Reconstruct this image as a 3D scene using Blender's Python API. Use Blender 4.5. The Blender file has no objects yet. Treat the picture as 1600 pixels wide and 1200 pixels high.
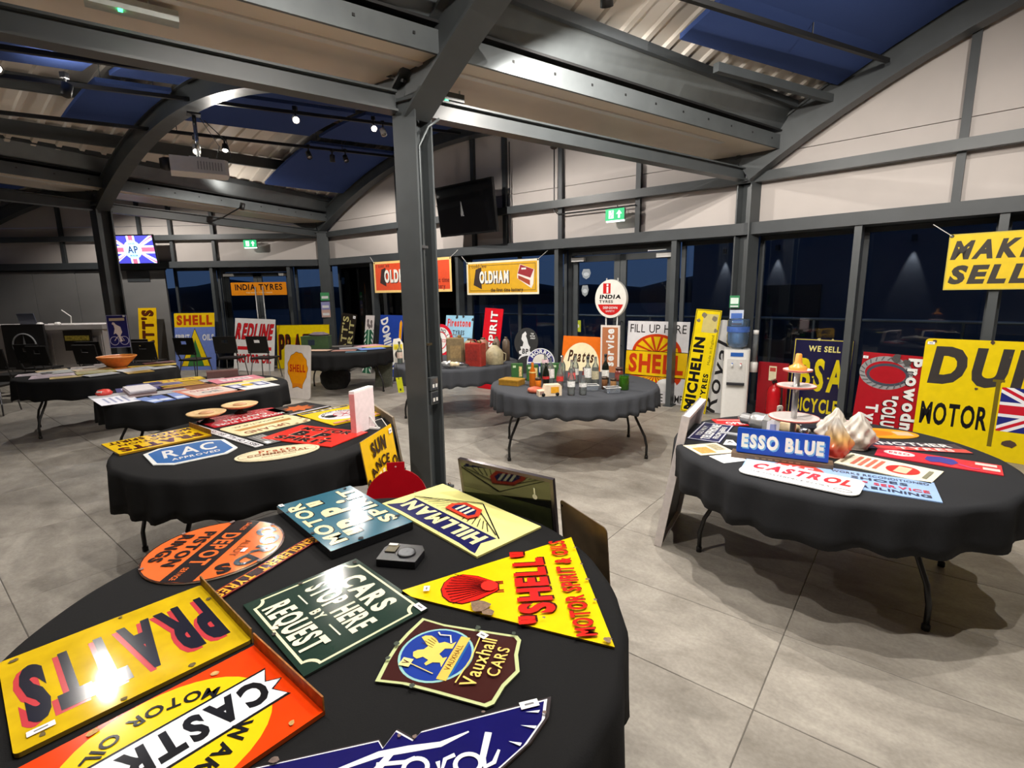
import bpy, math, random
from mathutils import Vector, Matrix
random.seed(7)
SC = bpy.context.scene
COL = SC.collection
PI = math.pi

# ------------------------------------------------------------------ camera, world, exposure
def make_camera():
    pitch, roll = 0.1775, -0.0149
    cp, sp, cr, sr = math.cos(pitch), math.sin(pitch), math.cos(roll), math.sin(roll)
    F = Vector((0, cp, -sp)); U0 = Vector((0, sp, cp)); R0 = Vector((1, 0, 0))
    R = R0*cr + U0*sr; U = U0*cr - R0*sr
    cd = bpy.data.cameras.new('camera'); co = bpy.data.objects.new('camera', cd); COL.objects.link(co)
    cd.sensor_width = 36.0; cd.lens = 36.0*795.2/1600.0; cd.clip_start = 0.02; cd.clip_end = 400
    m = Matrix((R, U, -F)).transposed().to_4x4(); m.translation = Vector((0, 0, 1.74))
    co.matrix_world = m
    SC.camera = co
make_camera()
W = bpy.data.worlds.new('dusk_sky'); SC.world = W; W.use_nodes = True
_nt = W.node_tree; _nt.nodes.clear()
_o = _nt.nodes.new('ShaderNodeOutputWorld'); _b = _nt.nodes.new('ShaderNodeBackground')
_tc = _nt.nodes.new('ShaderNodeTexCoord'); _sx = _nt.nodes.new('ShaderNodeSeparateXYZ'); _cr = _nt.nodes.new('ShaderNodeValToRGB')
_nt.links.new(_tc.outputs['Generated'], _sx.inputs[0]); _nt.links.new(_sx.outputs['Z'], _cr.inputs[0])
_cr.color_ramp.elements[0].position = 0.0; _cr.color_ramp.elements[0].color = (0.012, 0.022, 0.045, 1)
_cr.color_ramp.elements[1].position = 0.5; _cr.color_ramp.elements[1].color = (0.010, 0.028, 0.085, 1)
_nt.links.new(_cr.outputs[0], _b.inputs['Color']); _b.inputs['Strength'].default_value = 2.3
_nt.links.new(_b.outputs[0], _o.inputs[0])
SC.view_settings.view_transform = 'Standard'; SC.view_settings.look = 'None'
SC.view_settings.gamma = 1.0; SC.view_settings.use_curve_mapping = False
SC.view_settings.exposure = 0.22
SC.cycles.use_denoising = True
SC.cycles.max_bounces = 8; SC.cycles.diffuse_bounces = 4; SC.cycles.glossy_bounces = 3
SC.cycles.transmission_bounces = 6; SC.cycles.transparent_max_bounces = 12
SC.cycles.caustics_reflective = False; SC.cycles.caustics_refractive = False
SC.cycles.sample_clamp_indirect = 4.0

# track spotlights of the hall: vault, position across / along it, aim point, power, cone degrees, source radius
SPOTS = [
    (0, 0.50, 1.30, (0.9, 3.6, 0.8), 235, 150, .018),
    (0, 0.40, 0.98, (1.9, 3.6, 0.5), 240, 140, .018),
    (0, 0.26, 1.48, (-0.7, 2.6, 0.6), 150, 140, .018),
    (0, 0.44, 0.60, (3.0, 4.6, 0.4), 150, 150, .018),
    (1, 0.33, 1.42, (-1.5, 4.0, 0.7), 120, 150, .018),
    (1, 0.33, 0.55, (-0.4, 7.2, 1.2), 300, 165, .04),
    (1, 0.67, 0.80, (-3.4, 6.2, 0.9), 90, 150, .04),
    (1, 0.67, 0.40, (-3.2, 9.8, 1.3), 260, 165, .04),
    (0, 0.16, 0.86, (1.2, 6.0, 0.6), 230, 150, .018),
    (2, 0.40, 0.55, (-8.3, 11.0, 1.8), 270, 150, .04),
]
UPLIGHTS = [(0, 0.30, 1.62, 140), (0, 0.62, 1.05, 130), (1, 0.45, 1.85, 110), (1, 0.42, 1.29, 16), (1, 0.10, 0.50, 38), (1, 0.90, 0.55, 9)]  # lamps added to brighten the roof, save the upturned one at top left

# ------------------------------------------------------------------ materials
def lin(c):
    return tuple(((v/255.0)/12.92 if v/255.0 <= 0.04045 else ((v/255.0+0.055)/1.055)**2.4) for v in c)
_M = {}
def mat(c, rough=0.5, metal=0.0, var=0.06, scale=30.0, bump=0.0, spec=0.5, coat=0.0, name=None, stretch=None):
    key = (tuple(c), rough, metal, var, scale, bump, spec, coat, stretch)
    if key in _M: return _M[key]
    m = bpy.data.materials.new(name or 'mat_%02x%02x%02x' % tuple(int(v) for v in c)); m.use_nodes = True
    nt = m.node_tree; p = nt.nodes['Principled BSDF']
    p.inputs['Roughness'].default_value = rough; p.inputs['Metallic'].default_value = metal
    p.inputs['Specular IOR Level'].default_value = spec
    if coat: p.inputs['Coat Weight'].default_value = coat; p.inputs['Coat Roughness'].default_value = 0.06
    l = lin(c)
    tc = nt.nodes.new('ShaderNodeTexCoord'); no = nt.nodes.new('ShaderNodeTexNoise')
    no.inputs['Scale'].default_value = scale; no.inputs['Detail'].default_value = 4
    if stretch:
        mp = nt.nodes.new('ShaderNodeMapping'); mp.inputs['Scale'].default_value = stretch
        nt.links.new(tc.outputs['Object'], mp.inputs[0]); nt.links.new(mp.outputs[0], no.inputs['Vector'])
    else:
        nt.links.new(tc.outputs['Object'], no.inputs['Vector'])
    rp = nt.nodes.new('ShaderNodeValToRGB')
    rp.color_ramp.elements[0].position = 0.3; rp.color_ramp.elements[1].position = 0.7
    rp.color_ramp.elements[0].color = tuple(v*(1-var) for v in l)+(1,)
    rp.color_ramp.elements[1].color = tuple(min(1, v*(1+var)) for v in l)+(1,)
    nt.links.new(no.outputs['Fac'], rp.inputs[0]); nt.links.new(rp.outputs[0], p.inputs['Base Color'])
    if bump:
        bm = nt.nodes.new('ShaderNodeBump'); bm.inputs['Strength'].default_value = bump; bm.inputs['Distance'].default_value = 0.004
        nt.links.new(no.outputs['Fac'], bm.inputs['Height']); nt.links.new(bm.outputs[0], p.inputs['Normal'])
    _M[key] = m
    return m
def emit(c, strength, name='lamp_glow'):
    key = ('e', tuple(c), strength)
    if key in _M: return _M[key]
    m = bpy.data.materials.new(name); m.use_nodes = True; p = m.node_tree.nodes['Principled BSDF']
    l = lin(c)+(1,)
    p.inputs['Base Color'].default_value = l; p.inputs['Emission Color'].default_value = l; p.inputs['Emission Strength'].default_value = strength
    _M[key] = m
    return m
def glass_mat(name, tint=(1, 1, 1), refl=1.0, sheen_mix=0.0):
    m = bpy.data.materials.new(name); m.use_nodes = True; nt = m.node_tree; nt.nodes.clear()
    o = nt.nodes.new('ShaderNodeOutputMaterial'); mx = nt.nodes.new('ShaderNodeMixShader')
    t = nt.nodes.new('ShaderNodeBsdfTransparent'); t.inputs[0].default_value = tuple(tint)+(1,)
    g = nt.nodes.new('ShaderNodeBsdfGlossy'); g.inputs['Roughness'].default_value = 0.015
    fr = nt.nodes.new('ShaderNodeFresnel'); fr.inputs[0].default_value = 1.5
    mu = nt.nodes.new('ShaderNodeMath'); mu.operation = 'MULTIPLY'; mu.inputs[1].default_value = refl
    nt.links.new(fr.outputs[0], mu.inputs[0]); nt.links.new(mu.outputs[0], mx.inputs[0])
    src = t.outputs[0]
    if sheen_mix:  # pale diffuse mixed into the glass colour in place of white highlights
        d = nt.nodes.new('ShaderNodeBsdfDiffuse'); d.inputs[0].default_value = (0.8*tint[0], 0.8*tint[1], 0.8*tint[2], 1); h = nt.nodes.new('ShaderNodeMixShader'); h.inputs[0].default_value = sheen_mix
        nt.links.new(t.outputs[0], h.inputs[1]); nt.links.new(d.outputs[0], h.inputs[2]); src = h.outputs[0]
    nt.links.new(src, mx.inputs[1]); nt.links.new(g.outputs[0], mx.inputs[2]); nt.links.new(mx.outputs[0], o.inputs[0])
    return m
def enamel(c, var=0.05, rough=0.11):       # vitreous enamel / gloss print
    return mat(c, rough=rough, var=var, scale=14, spec=0.5)
def paper(c): return mat(c, rough=0.75, var=0.03, scale=20, spec=0.2)
STEEL = mat((67, 71, 73), rough=0.42, var=0.08, scale=6, spec=0.5, name='grey_painted_steel')
STEELD = mat((58, 62, 65), rough=0.5, var=0.08, scale=6, name='dark_grey_aluminium')
GALV = mat((104, 109, 111), rough=0.45, metal=0.55, var=0.12, scale=4, name='galvanised_steel')
BLACKM = mat((18, 18, 19), rough=0.5, var=0.1, name='black_metal')
BLACKP = mat((20, 18, 17), rough=0.55, var=0.08, name='black_plastic')
WHITEP = mat((214, 212, 208), rough=0.4, var=0.03, name='white_plastic')
PANEL = mat((192, 184, 179), rough=0.7, var=0.03, scale=3, name='white_wall_board')
CREAM = mat((216, 205, 190), rough=0.5, var=0.06, scale=2.2, name='plaster_soffit')
DECK = mat((222, 214, 203), rough=0.5, var=0.04, scale=3, name='white_roof_deck')
BLUE = mat((58, 76, 126), rough=0.95, var=0.07, scale=220, bump=0.25, spec=0.1, name='navy_acoustic_felt')
CHROME = mat((190, 192, 195), rough=0.15, metal=1.0, var=0.02, name='chrome')
CLOTHS = [mat(c, rough=0.92, var=0.12, scale=260, bump=0.15, spec=0.2, name='tablecloth_fabric') for c in ((23, 23, 24), (68, 70, 75), (42, 43, 46))]
GLASS = glass_mat('window_glass', (0.86, 0.90, 0.93), 1.15)

# ------------------------------------------------------------------ mesh building
class MB:
    def __init__(s): s.v = []; s.f = []; s.m = []; s.mats = []; s.sm = []
    def mi(s, m):
        if m not in s.mats: s.mats.append(m)
        return s.mats.index(m)
    def add(s, vs, fs, m, M=None, smooth=False):
        o = len(s.v); k = s.mi(m)
        for p in vs:
            p = Vector(p); s.v.append(M @ p if M else p)
        for f in fs: s.f.append([i+o for i in f]); s.m.append(k); s.sm.append(smooth)
        return s
    def box(s, c, d, m, M=None, rz=0.0):
        hx, hy, hz = d[0]/2, d[1]/2, d[2]/2
        T = Matrix.Translation(c) @ Matrix.Rotation(rz, 4, 'Z')
        if M: T = M @ T
        vs = [(x, y, z) for z in (-hz, hz) for y in (-hy, hy) for x in (-hx, hx)]
        return s.add(vs, [(0, 2, 3, 1), (4, 5, 7, 6), (0, 1, 5, 4), (2, 6, 7, 3), (0, 4, 6, 2), (1, 3, 7, 5)], m, T)
    def hexa(s, p8, m):     # 4 bottom points then 4 top points, same winding
        return s.add(p8, [(3, 2, 1, 0), (4, 5, 6, 7), (0, 1, 5, 4), (1, 2, 6, 5), (2, 3, 7, 6), (3, 0, 4, 7)], m)
    def prism(s, pts, z0, z1, m, M=None, medge=None):
        n = len(pts); 
        a = sum(pts[i][0]*pts[(i+1) % n][1]-pts[(i+1) % n][0]*pts[i][1] for i in range(n))
        if a < 0: pts = pts[::-1]
        vs = [(x, y, z0) for x, y in pts]+[(x, y, z1) for x, y in pts]
        s.add(vs, [list(range(n, 2*n))], m, M)
        s.add(vs, [list(range(n-1, -1, -1))]+[(i, (i+1) % n, n+(i+1) % n, n+i) for i in range(n)], medge or m, M)
        return s
    def flat(s, pts, z, m, M=None):
        n = len(pts); a = sum(pts[i][0]*pts[(i+1) % n][1]-pts[(i+1) % n][0]*pts[i][1] for i in range(n))
        if a < 0: pts = pts[::-1]
        return s.add([(x, y, z) for x, y in pts], [list(range(n))], m, M)
    def tube(s, path, r, m, n=8, M=None, cap=True):
        path = [Vector(p) for p in path]; L = len(path); vs = []; fs = []
        up = None
        for i, p in enumerate(path):
            t = (path[min(i+1, L-1)]-path[max(i-1, 0)])
            t = t.normalized() if t.length > 1e-9 else Vector((0, 0, 1))
            if up is None: up = Vector((0, 0, 1)) if abs(t.z) < 0.9 else Vector((1, 0, 0))
            a = t.cross(up); a = a.normalized() if a.length > 1e-6 else Vector((1, 0, 0)); b = a.cross(t).normalized(); up = b
            rr = r[i] if isinstance(r, (list, tuple)) else r
            for k in range(n):
                q = 2*PI*k/n; vs.append(p+a*(rr*math.cos(q))+b*(rr*math.sin(q)))
        for i in range(L-1):
            for k in range(n): fs.append((i*n+k, i*n+(k+1) % n, (i+1)*n+(k+1) % n, (i+1)*n+k))
        if cap: fs.append(list(range(n-1, -1, -1))); fs.append([(L-1)*n+k for k in range(n)])
        return s.add(vs, fs, m, M, smooth=n > 6)
    def lathe(s, prof, m, n=20, M=None, smooth=True, caps=True):
        vs = []; fs = []; L = len(prof)
        for r, z in prof:
            for k in range(n): q = 2*PI*k/n; vs.append((r*math.cos(q), r*math.sin(q), z))
        for i in range(L-1):
            for k in range(n): fs.append((i*n+k, i*n+(k+1) % n, (i+1)*n+(k+1) % n, (i+1)*n+k))
        s.add(vs, fs, m, M, smooth)
        for idx, rev in ((0, True), (L-1, False)):
            if caps and prof[idx][0] > 1e-5:
                ring = [idx*n+k for k in range(n)]
                o = len(s.v)-len(vs); s.f.append([o+i for i in (ring[::-1] if rev else ring)]); s.m.append(s.mi(m)); s.sm.append(False)
        return s
    def build(s, name, parent=None, loc=None):
        me = bpy.data.meshes.new(name); off = Vector(loc) if loc else Vector()
        me.from_pydata([tuple(v-off) for v in s.v] if loc else [tuple(v) for v in s.v], [], s.f)
        for m in s.mats: me.materials.append(m)
        me.polygons.foreach_set('material_index', s.m); me.polygons.foreach_set('use_smooth', s.sm)
        me.update()
        o = bpy.data.objects.new(name, me); COL.objects.link(o)
        if loc: o.location = off
        if parent: o.parent = parent
        return o
def empty(name, loc=(0, 0, 0), rz=0.0):
    o = bpy.data.objects.new(name, None); COL.objects.link(o); o.location = loc; o.rotation_euler = (0, 0, rz); o.empty_display_size = 0.1
    return o
def tag(o, label=None, cat=None, group=None, kind=None):
    if label: o['label'] = label
    if cat: o['category'] = cat
    if group: o['group'] = group
    if kind: o['kind'] = kind
    return o
def struct(o, label=None, cat=None):
    return tag(o, label, cat, kind='structure')
def copy_tree(o, parent=None):
    c = o.copy(); COL.objects.link(c); c.parent = parent
    for ch in list(o.children): copy_tree(ch, c)
    return c
def lerp(a, b, t): return a+(b-a)*t

# ------------------------------------------------------------------ the plan of the hall: wall columns, inner columns
C1 = Vector((3.15, 7.05)); K = Vector((-4.5, 12.7)); K3 = Vector((-12.9, 12.7)); C0 = Vector((9.98, 0.45))
MC = Vector((-0.76, 4.35)); LC = Vector((-6.6, 8.6)); M0 = Vector((4.6, -1.0)); L3 = Vector((-12.9, 8.7))
def valley(i, s):          # 0: right of camera, 1: through the middle column, 2: through the left column, 3: far left
    a, b = ((C0, M0), (C1, MC), (K, LC), (K3, L3))[i]
    return a+(b-a)*s
BAY = {0: (1, 0, 1.70, 1.25, 3.10), 1: (1, 2, 1.35, 0.85, 3.14), 2: (2, 3, 1.15, 0.8, 3.15)}
def arch_z(bay, u, s):     # underside of the arched beams
    a, b, r0, r1, z0 = BAY[bay]
    r = max(0.3, r0+(r1-r0)*s)
    return z0-0.05*s+r*4*u*(1-u)
def bay_pt(bay, u, s, dz=0.0):
    a, b = BAY[bay][:2]
    p = valley(a, s).lerp(valley(b, s), u)
    return Vector((p.x, p.y, arch_z(bay, u, s)+dz))
ROOF = 0.52
class Wall:
    def __init__(s, O, E):
        s.O = O; s.d = (E-O).normalized(); s.L = (E-O).length
        n = Vector((s.d.y, -s.d.x)); s.n = n if n.dot(-O) > 0 else -n
        s.M = Matrix(((s.d.x, s.n.x, 0, O.x), (s.d.y, s.n.y, 0, O.y), (0, 0, 1, 0), (0, 0, 0, 1)))
        s.yaw = math.atan2(s.n.y, s.n.x)
    def p(s, t, off, z=0.0):
        q = s.O+s.d*t+s.n*off
        return Vector((q.x, q.y, z))
WM, WR, WL = Wall(C1, K), Wall(C1, C0), Wall(K, K3)

# ------------------------------------------------------------------ floor: 1.2 x 0.6 stone tiles, laid on a slab
def floor_material():
    m = bpy.data.materials.new('stone_tile'); m.use_nodes = True; nt = m.node_tree; p = nt.nodes['Principled BSDF']
    ge = nt.nodes.new('ShaderNodeNewGeometry'); oi = nt.nodes.new('ShaderNodeObjectInfo')
    mp = nt.nodes.new('ShaderNodeMapping'); mp.inputs['Rotation'].default_value = (0, 0, math.radians(38.5)); 
    ad = nt.nodes.new('ShaderNodeVectorMath'); ad.operation = 'ADD'
    mul = nt.nodes.new('ShaderNodeMath'); mul.operation = 'MULTIPLY'; mul.inputs[1].default_value = 40
    nt.links.new(oi.outputs['Random'], mul.inputs[0]); nt.links.new(ge.outputs['Position'], mp.inputs[0])
    nt.links.new(mp.outputs[0], ad.inputs[0]); nt.links.new(mul.outputs[0], ad.inputs[1])
    sc = nt.nodes.new('ShaderNodeVectorMath'); sc.operation = 'MULTIPLY'; sc.inputs[1].default_value = (1.0, 1.7, 1)
    nt.links.new(ad.outputs[0], sc.inputs[0])
    n1 = nt.nodes.new('ShaderNodeTexNoise'); n1.inputs['Scale'].default_value = 2.2; n1.inputs['Detail'].default_value = 8; n1.inputs['Distortion'].default_value = 0.35; n1.inputs['Roughness'].default_value = 0.65
    n2 = nt.nodes.new('ShaderNodeTexNoise'); n2.inputs['Scale'].default_value = 60; n2.inputs['Detail'].default_value = 3
    nt.links.new(sc.outputs[0], n1.inputs['Vector']); nt.links.new(ad.outputs[0], n2.inputs['Vector'])
    r1 = nt.nodes.new('ShaderNodeValToRGB'); e = r1.color_ramp.elements
    e[0].position = 0.30; e[0].color = lin((126, 120, 111))+(1,); e[1].position = 0.68; e[1].color = lin((172, 166, 156))+(1,)
    k = e.new(0.5); k.color = lin((151, 145, 136))+(1,)
    nt.links.new(n1.outputs['Fac'], r1.inputs[0])
    mx = nt.nodes.new('ShaderNodeMix'); mx.data_type = 'RGBA'; mx.blend_type = 'OVERLAY'; mx.inputs['Factor'].default_value = 0.22
    nt.links.new(r1.outputs[0], mx.inputs['A']); nt.links.new(n2.outputs['Fac'], mx.inputs['B']); nt.links.new(mx.outputs['Result'], p.inputs['Base Color'])
    p.inputs['Roughness'].default_value = 0.48; p.inputs['Specular IOR Level'].default_value = 0.35
    return m
STONE = floor_material()
GROUT = mat((98, 94, 88), rough=0.9, var=0.1, name='grout')
fl = MB()
hull = [C0, valley(0, 2.6), valley(1, 2.6), valley(2, 2.6), valley(3, 2.6), K3, K, C1]
hull_o = [p+(p-Vector((-1, 4))).normalized()*0.5 for p in hull]
fl.prism([(p.x, p.y) for p in hull_o], -0.16, -0.0035, GROUT)
floor = struct(fl.build('floor'), 'grey stone tiled floor of the whole hall', 'floor')
A_ = Vector((0.6252, 0.7804)); B_ = Vector((0.7804, -0.6252)); T0 = Vector((1.37, 2.33))
def inside(p):
    c = False; n = len(hull_o)
    for i in range(n):
        a, b = hull_o[i], hull_o[(i+1) % n]
        if (a.y > p.y) != (b.y > p.y) and p.x < (b.x-a.x)*(p.y-a.y)/(b.y-a.y)+a.x: c = not c
    return c
TW, TH = 1.2, 0.6
def tile_mb(mb, M=None):
    g = 0.002; b = 0.0025; x, y = TW/2-g, TH/2-g
    vs = [(-x, -y, -.012), (x, -y, -.012), (x, y, -.012), (-x, y, -.012), (-x, -y, -.002), (x, -y, -.002), (x, y, -.002), (-x, y, -.002),
          (-x+b, -y+b, 0), (x-b, -y+b, 0), (x-b, y-b, 0), (-x+b, y-b, 0)]
    fs = [(8, 9, 10, 11)]+[(i, (i+1) % 4, 4+(i+1) % 4, 4+i) for i in range(4)]+[(4+i, 4+(i+1) % 4, 8+(i+1) % 4, 8+i) for i in range(4)]
    return mb.add(vs, fs, STONE, M)
tb = MB(); tile_mb(tb)
tiles = []
for i in range(-16, 14):
    for j in range(-16, 24):
        c = T0+B_*((i+0.5)*TW)+A_*((j+0.5)*TH)
        if inside(c): tiles.append(c)
def seen(c): return c.y > 0.7 and abs(c.x) < 1.02*c.y+0.8
tiles.sort(key=lambda c: (0 if seen(c) else 1, c.length))
RT = Matrix.Rotation(math.atan2(B_.y, B_.x), 4, 'Z')
t_me = None
rest = MB()
for k, c in enumerate(tiles):
    if k < 290 and seen(c):
        if t_me is None:
            o = tb.build('tile', floor); t_me = o.data
        else:
            o = bpy.data.objects.new('tile', t_me); COL.objects.link(o); o.parent = floor
        o.location = (c.x, c.y, 0); o.rotation_euler = (0, 0, math.atan2(B_.y, B_.x))
    else:
        tile_mb(rest, Matrix.Translation((c.x, c.y, 0)) @ RT)
ro = rest.build('distant_tiles', floor); ro['kind'] = 'stuff'

# ------------------------------------------------------------------ walls: header, girt, boards, battens
def build_wall(name, w, bay, ts, t0, t1, battens, label, rev=False):
    def u_of(t): return t/w.L
    def ztop(t): return arch_z(bay, min(1, max(0, u_of(t))), 0)+ROOF+0.12
    hb = MB(); hb.box(((t0+t1)/2, 0.0, 2.525), (t1-t0, 0.16, 0.15), STEELD, w.M); hb.box(((t0+t1)/2, -0.33, 0.05), (t1-t0, 0.12, 0.10), STEELD, w.M); hb.box(((t0+t1)/2, -0.24, 2.525), (t1-t0, 0.34, 0.14), STEELD, w.M)
    wall = struct(hb.build(name), label, 'wall')
    gb = MB(); gb.box(((t0+t1)/2, 0.03, 3.16), (t1-t0, 0.10, 0.12), STEEL, w.M); gb.build('girt', wall)
    for t in battens:
        b = MB(); b.box((t, -0.03, (2.6+ztop(t))/2), (0.075, 0.07, ztop(t)-2.6), STEELD, w.M); b.build('batten', wall)
    cuts = [t0]+sorted(battens)+[t1]
    for a, b in zip(cuts[:-1], cuts[1:]):
        g = 0.004
        for za, zb in ((2.60, 3.44), (3.448, None)):
            m = MB()
            if zb: m.box(((a+b)/2, -0.09, (za+zb)/2), (b-a-2*g, 0.04, zb-za), PANEL, w.M)
            else:
                n = 6; up = [(a+g+(b-a-2*g)*i/n) for i in range(n+1)]
                pts = [(a+g, za), (b-g, za)]+[(t, max(za+0.02, ztop(t))) for t in up[::-1]]
                Mp = w.M @ Matrix(((1, 0, 0, 0), (0, 0, 1, 0), (0, 1, 0, 0), (0, 0, 0, 1)))
                m.prism(pts, -0.11, -0.07, PANEL, Mp)
            m.build('wall_board', wall)
    return wall
wall_c = build_wall('wall_center', WM, 1, None, -0.1, WM.L+0.1, [1.53, 2.88, 4.03, 4.76, 6.83], 'white boarded gable wall over the middle windows')
wall_r = build_wall('wall_right', WR, 0, None, -0.1, 9.4, [2.12, 4.2, 6.2, 8.0], 'white boarded gable wall over the right hand windows')
wall_l = build_wall('wall_left', WL, 2, None, -0.1, 8.5, [2.66, 3.67, 4.41, 6.31], 'white boarded gable wall over the far left door')

# glazing: posts stand proud of the panes
wn = [0]
def window(w, a, b, mull=()):
    wn[0] += 1
    f = MB(); z0, z1 = 0.10, 2.45; y = -0.33
    for z in (z0+0.03, z1-0.03): f.box(((a+b)/2, y, z), (b-a, 0.06, 0.06), STEELD, w.M)
    for t in (a+0.03, b-0.03)+tuple(mull): f.box((t, y, (z0+z1)/2), (0.06, 0.06, z1-z0), STEELD, w.M)
    o = struct(f.build('window_%d' % wn[0]), 'tall dark framed window number %d from the right end' % wn[0], 'window')
    cuts = [a]+list(mull)+[b]
    for p, q in zip(cuts[:-1], cuts[1:]):
        g = MB(); g.box(((p+q)/2, y, (z0+z1)/2), (q-p-0.06, 0.012, z1-z0-0.06), GLASS, w.M); g.build('pane', o)
    return o
tn = [0]
def post(w, t, label, d=0.16, wd=0.075):
    tn[0] += 1
    m = MB(); m.box((t, -0.03, 1.24), (wd, d, 2.48), STEEL, w.M); m.box((t, -0.03, 0.008), (wd+0.06, d+0.05, 0.016), STEELD, w.M)
    return struct(m.build('trim_%d' % tn[0]), label, 'window post')
for w, ts in ((WR, [0.1, 1.29, 2.52, 3.8, 5.1, 6.4, 7.7, 9.3]),):
    for a, b in zip(ts[:-1], ts[1:]): window(w, a, b)
    for i, t in enumerate(ts[1:-1]): post(w, t, ('grey steel post beside the yellow bicycle sign', 'grey steel post behind the big yellow oil sign', 'grey post in the right wall', 'grey post in the right wall', 'grey post in the right wall', 'grey post in the right wall')[i])
window(WM, 0.05, 0.94); window(WM, 2.92, 5.17, (3.94,)); window(WM, 5.17, 7.73); window(WM, 7.73, 9.45)
for t, l in ((0.94, 'grey post in front of the red and yellow filling sign'), (2.92, 'grey post left of the middle double door'), (5.17, 'grey post between the two hanging banners'), (7.73, 'grey post left of the red hanging banner')): post(WM, t, l)
window(WL, 0.05, 0.89); window(WL, 2.76, 3.9)
for t, l in ((0.89, 'grey post right of the far left double door'), (2.76, 'grey post left of the far left double door')): post(WL, t, l)
dn = [0]
def double_door(w, a, b, label):
    dn[0] += 1
    y = -0.33; f = MB(); zt = 2.34
    f.box(((a+b)/2, y, (zt+2.45)/2), (b-a, 0.1, 2.45-zt), STEELD, w.M)
    for t in (a+0.035, b-0.035): f.box((t, y, zt/2), (0.07, 0.1, zt), STEELD, w.M)
    o = struct(f.build('door_%d' % dn[0]), label, 'door')
    mid = (a+b)/2
    for p, q, hs in ((a+0.075, mid-0.004, 1), (mid+0.004, b-0.075, -1)):
        l = MB(); z0, z1 = 0.02, zt-0.01
        for t in (p+0.05, q-0.05): l.box((t, y, (z0+z1)/2), (0.1, 0.055, z1-z0), STEEL, w.M)
        l.box(((p+q)/2, y, z1-0.05), (q-p, 0.055, 0.1), STEEL, w.M); l.box(((p+q)/2, y, z0+0.09), (q-p, 0.055, 0.18), STEEL, w.M)
        lf = l.build('door_leaf', o)
        g = MB(); g.box(((p+q)/2, y, (z0+z1)/2), (q-p-0.2, 0.012, z1-z0-0.2), GLASS, w.M); g.build('pane', lf)
        ht = q-0.05 if hs > 0 else p+0.05
        h = MB(); h.tube([w.p(ht, y+0.03, 1.25), w.p(ht, y+0.09, 1.25), w.p(ht, y+0.09, 0.85), w.p(ht, y+0.03, 0.85)], 0.012, CHROME); h.build('handle', lf)
        ct = p+0.13 if hs > 0 else q-0.13
        c = MB(); c.box((ct, y+0.07, z1-0.06), (0.24, 0.06, 0.06), WHITEP, w.M); c.box((ct+0.12*hs, y+0.06, z1+0.02), (0.30, 0.02, 0.02), CHROME, w.M); c.build('door_closer', o)
    return o
double_door(WM, 0.98, 2.88, 'glazed grey double door behind the round pole sign')
double_door(WL, 0.93, 2.72, 'glazed grey double door behind the orange tyre sign')

# grey partition boards in front of the far left windows
part_m = mat((118, 117, 116), rough=0.8, var=0.05, scale=2, name='grey_partition_board')
pw = MB(); pw.box((6.2, -0.10, 2.43), (4.5, 0.06, 0.04), STEELD, WL.M)
part = tag(pw.build('wall_partition'), 'grey boarded partition behind the white bar counter', 'wall', kind='structure')
for a, b in ((3.96, 5.28), (5.31, 6.15), (6.16, 7.2), (7.21, 8.3)):
    m = MB(); m.box(((a+b)/2, -0.08, 1.23), (b-a-0.008, 0.05, 2.36), part_m, WL.M); m.build('board', part)
sm = MB(); sm.box((4.6, -0.045, 2.27), (0.55, 0.02, 0.26), STEELD, WL.M); sm.build('dark_board', part)

# walls out of view, closing the hall
PLAIN = mat((150, 148, 145), rough=0.8, var=0.04, scale=2, name='plain_wall')
def plain_wall(name, a, b, h, label):
    w = Wall(a, b); m = MB(); m.box((w.L/2, -0.08, h/2), (w.L, 0.1, h), PLAIN, w.M)
    return struct(m.build(name), label, 'wall')
plain_wall('wall_side', valley(0, 2.6), C0, 4.2, 'plain end wall to the right of the camera')
plain_wall('wall_back', valley(1, 2.6), valley(0, 2.6), 4.8, 'plain wall behind the camera')
plain_wall('wall_rear', valley(2, 2.6), valley(1, 2.6), 4.8, 'plain wall far to the left behind the camera')
plain_wall('wall_corner', valley(3, 2.6), valley(2, 2.6), 4.8, 'plain wall of the far left bay')
plain_wall('wall_end', valley(3, 2.6), K3, 4.2, 'plain end wall of the far left bay')

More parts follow.
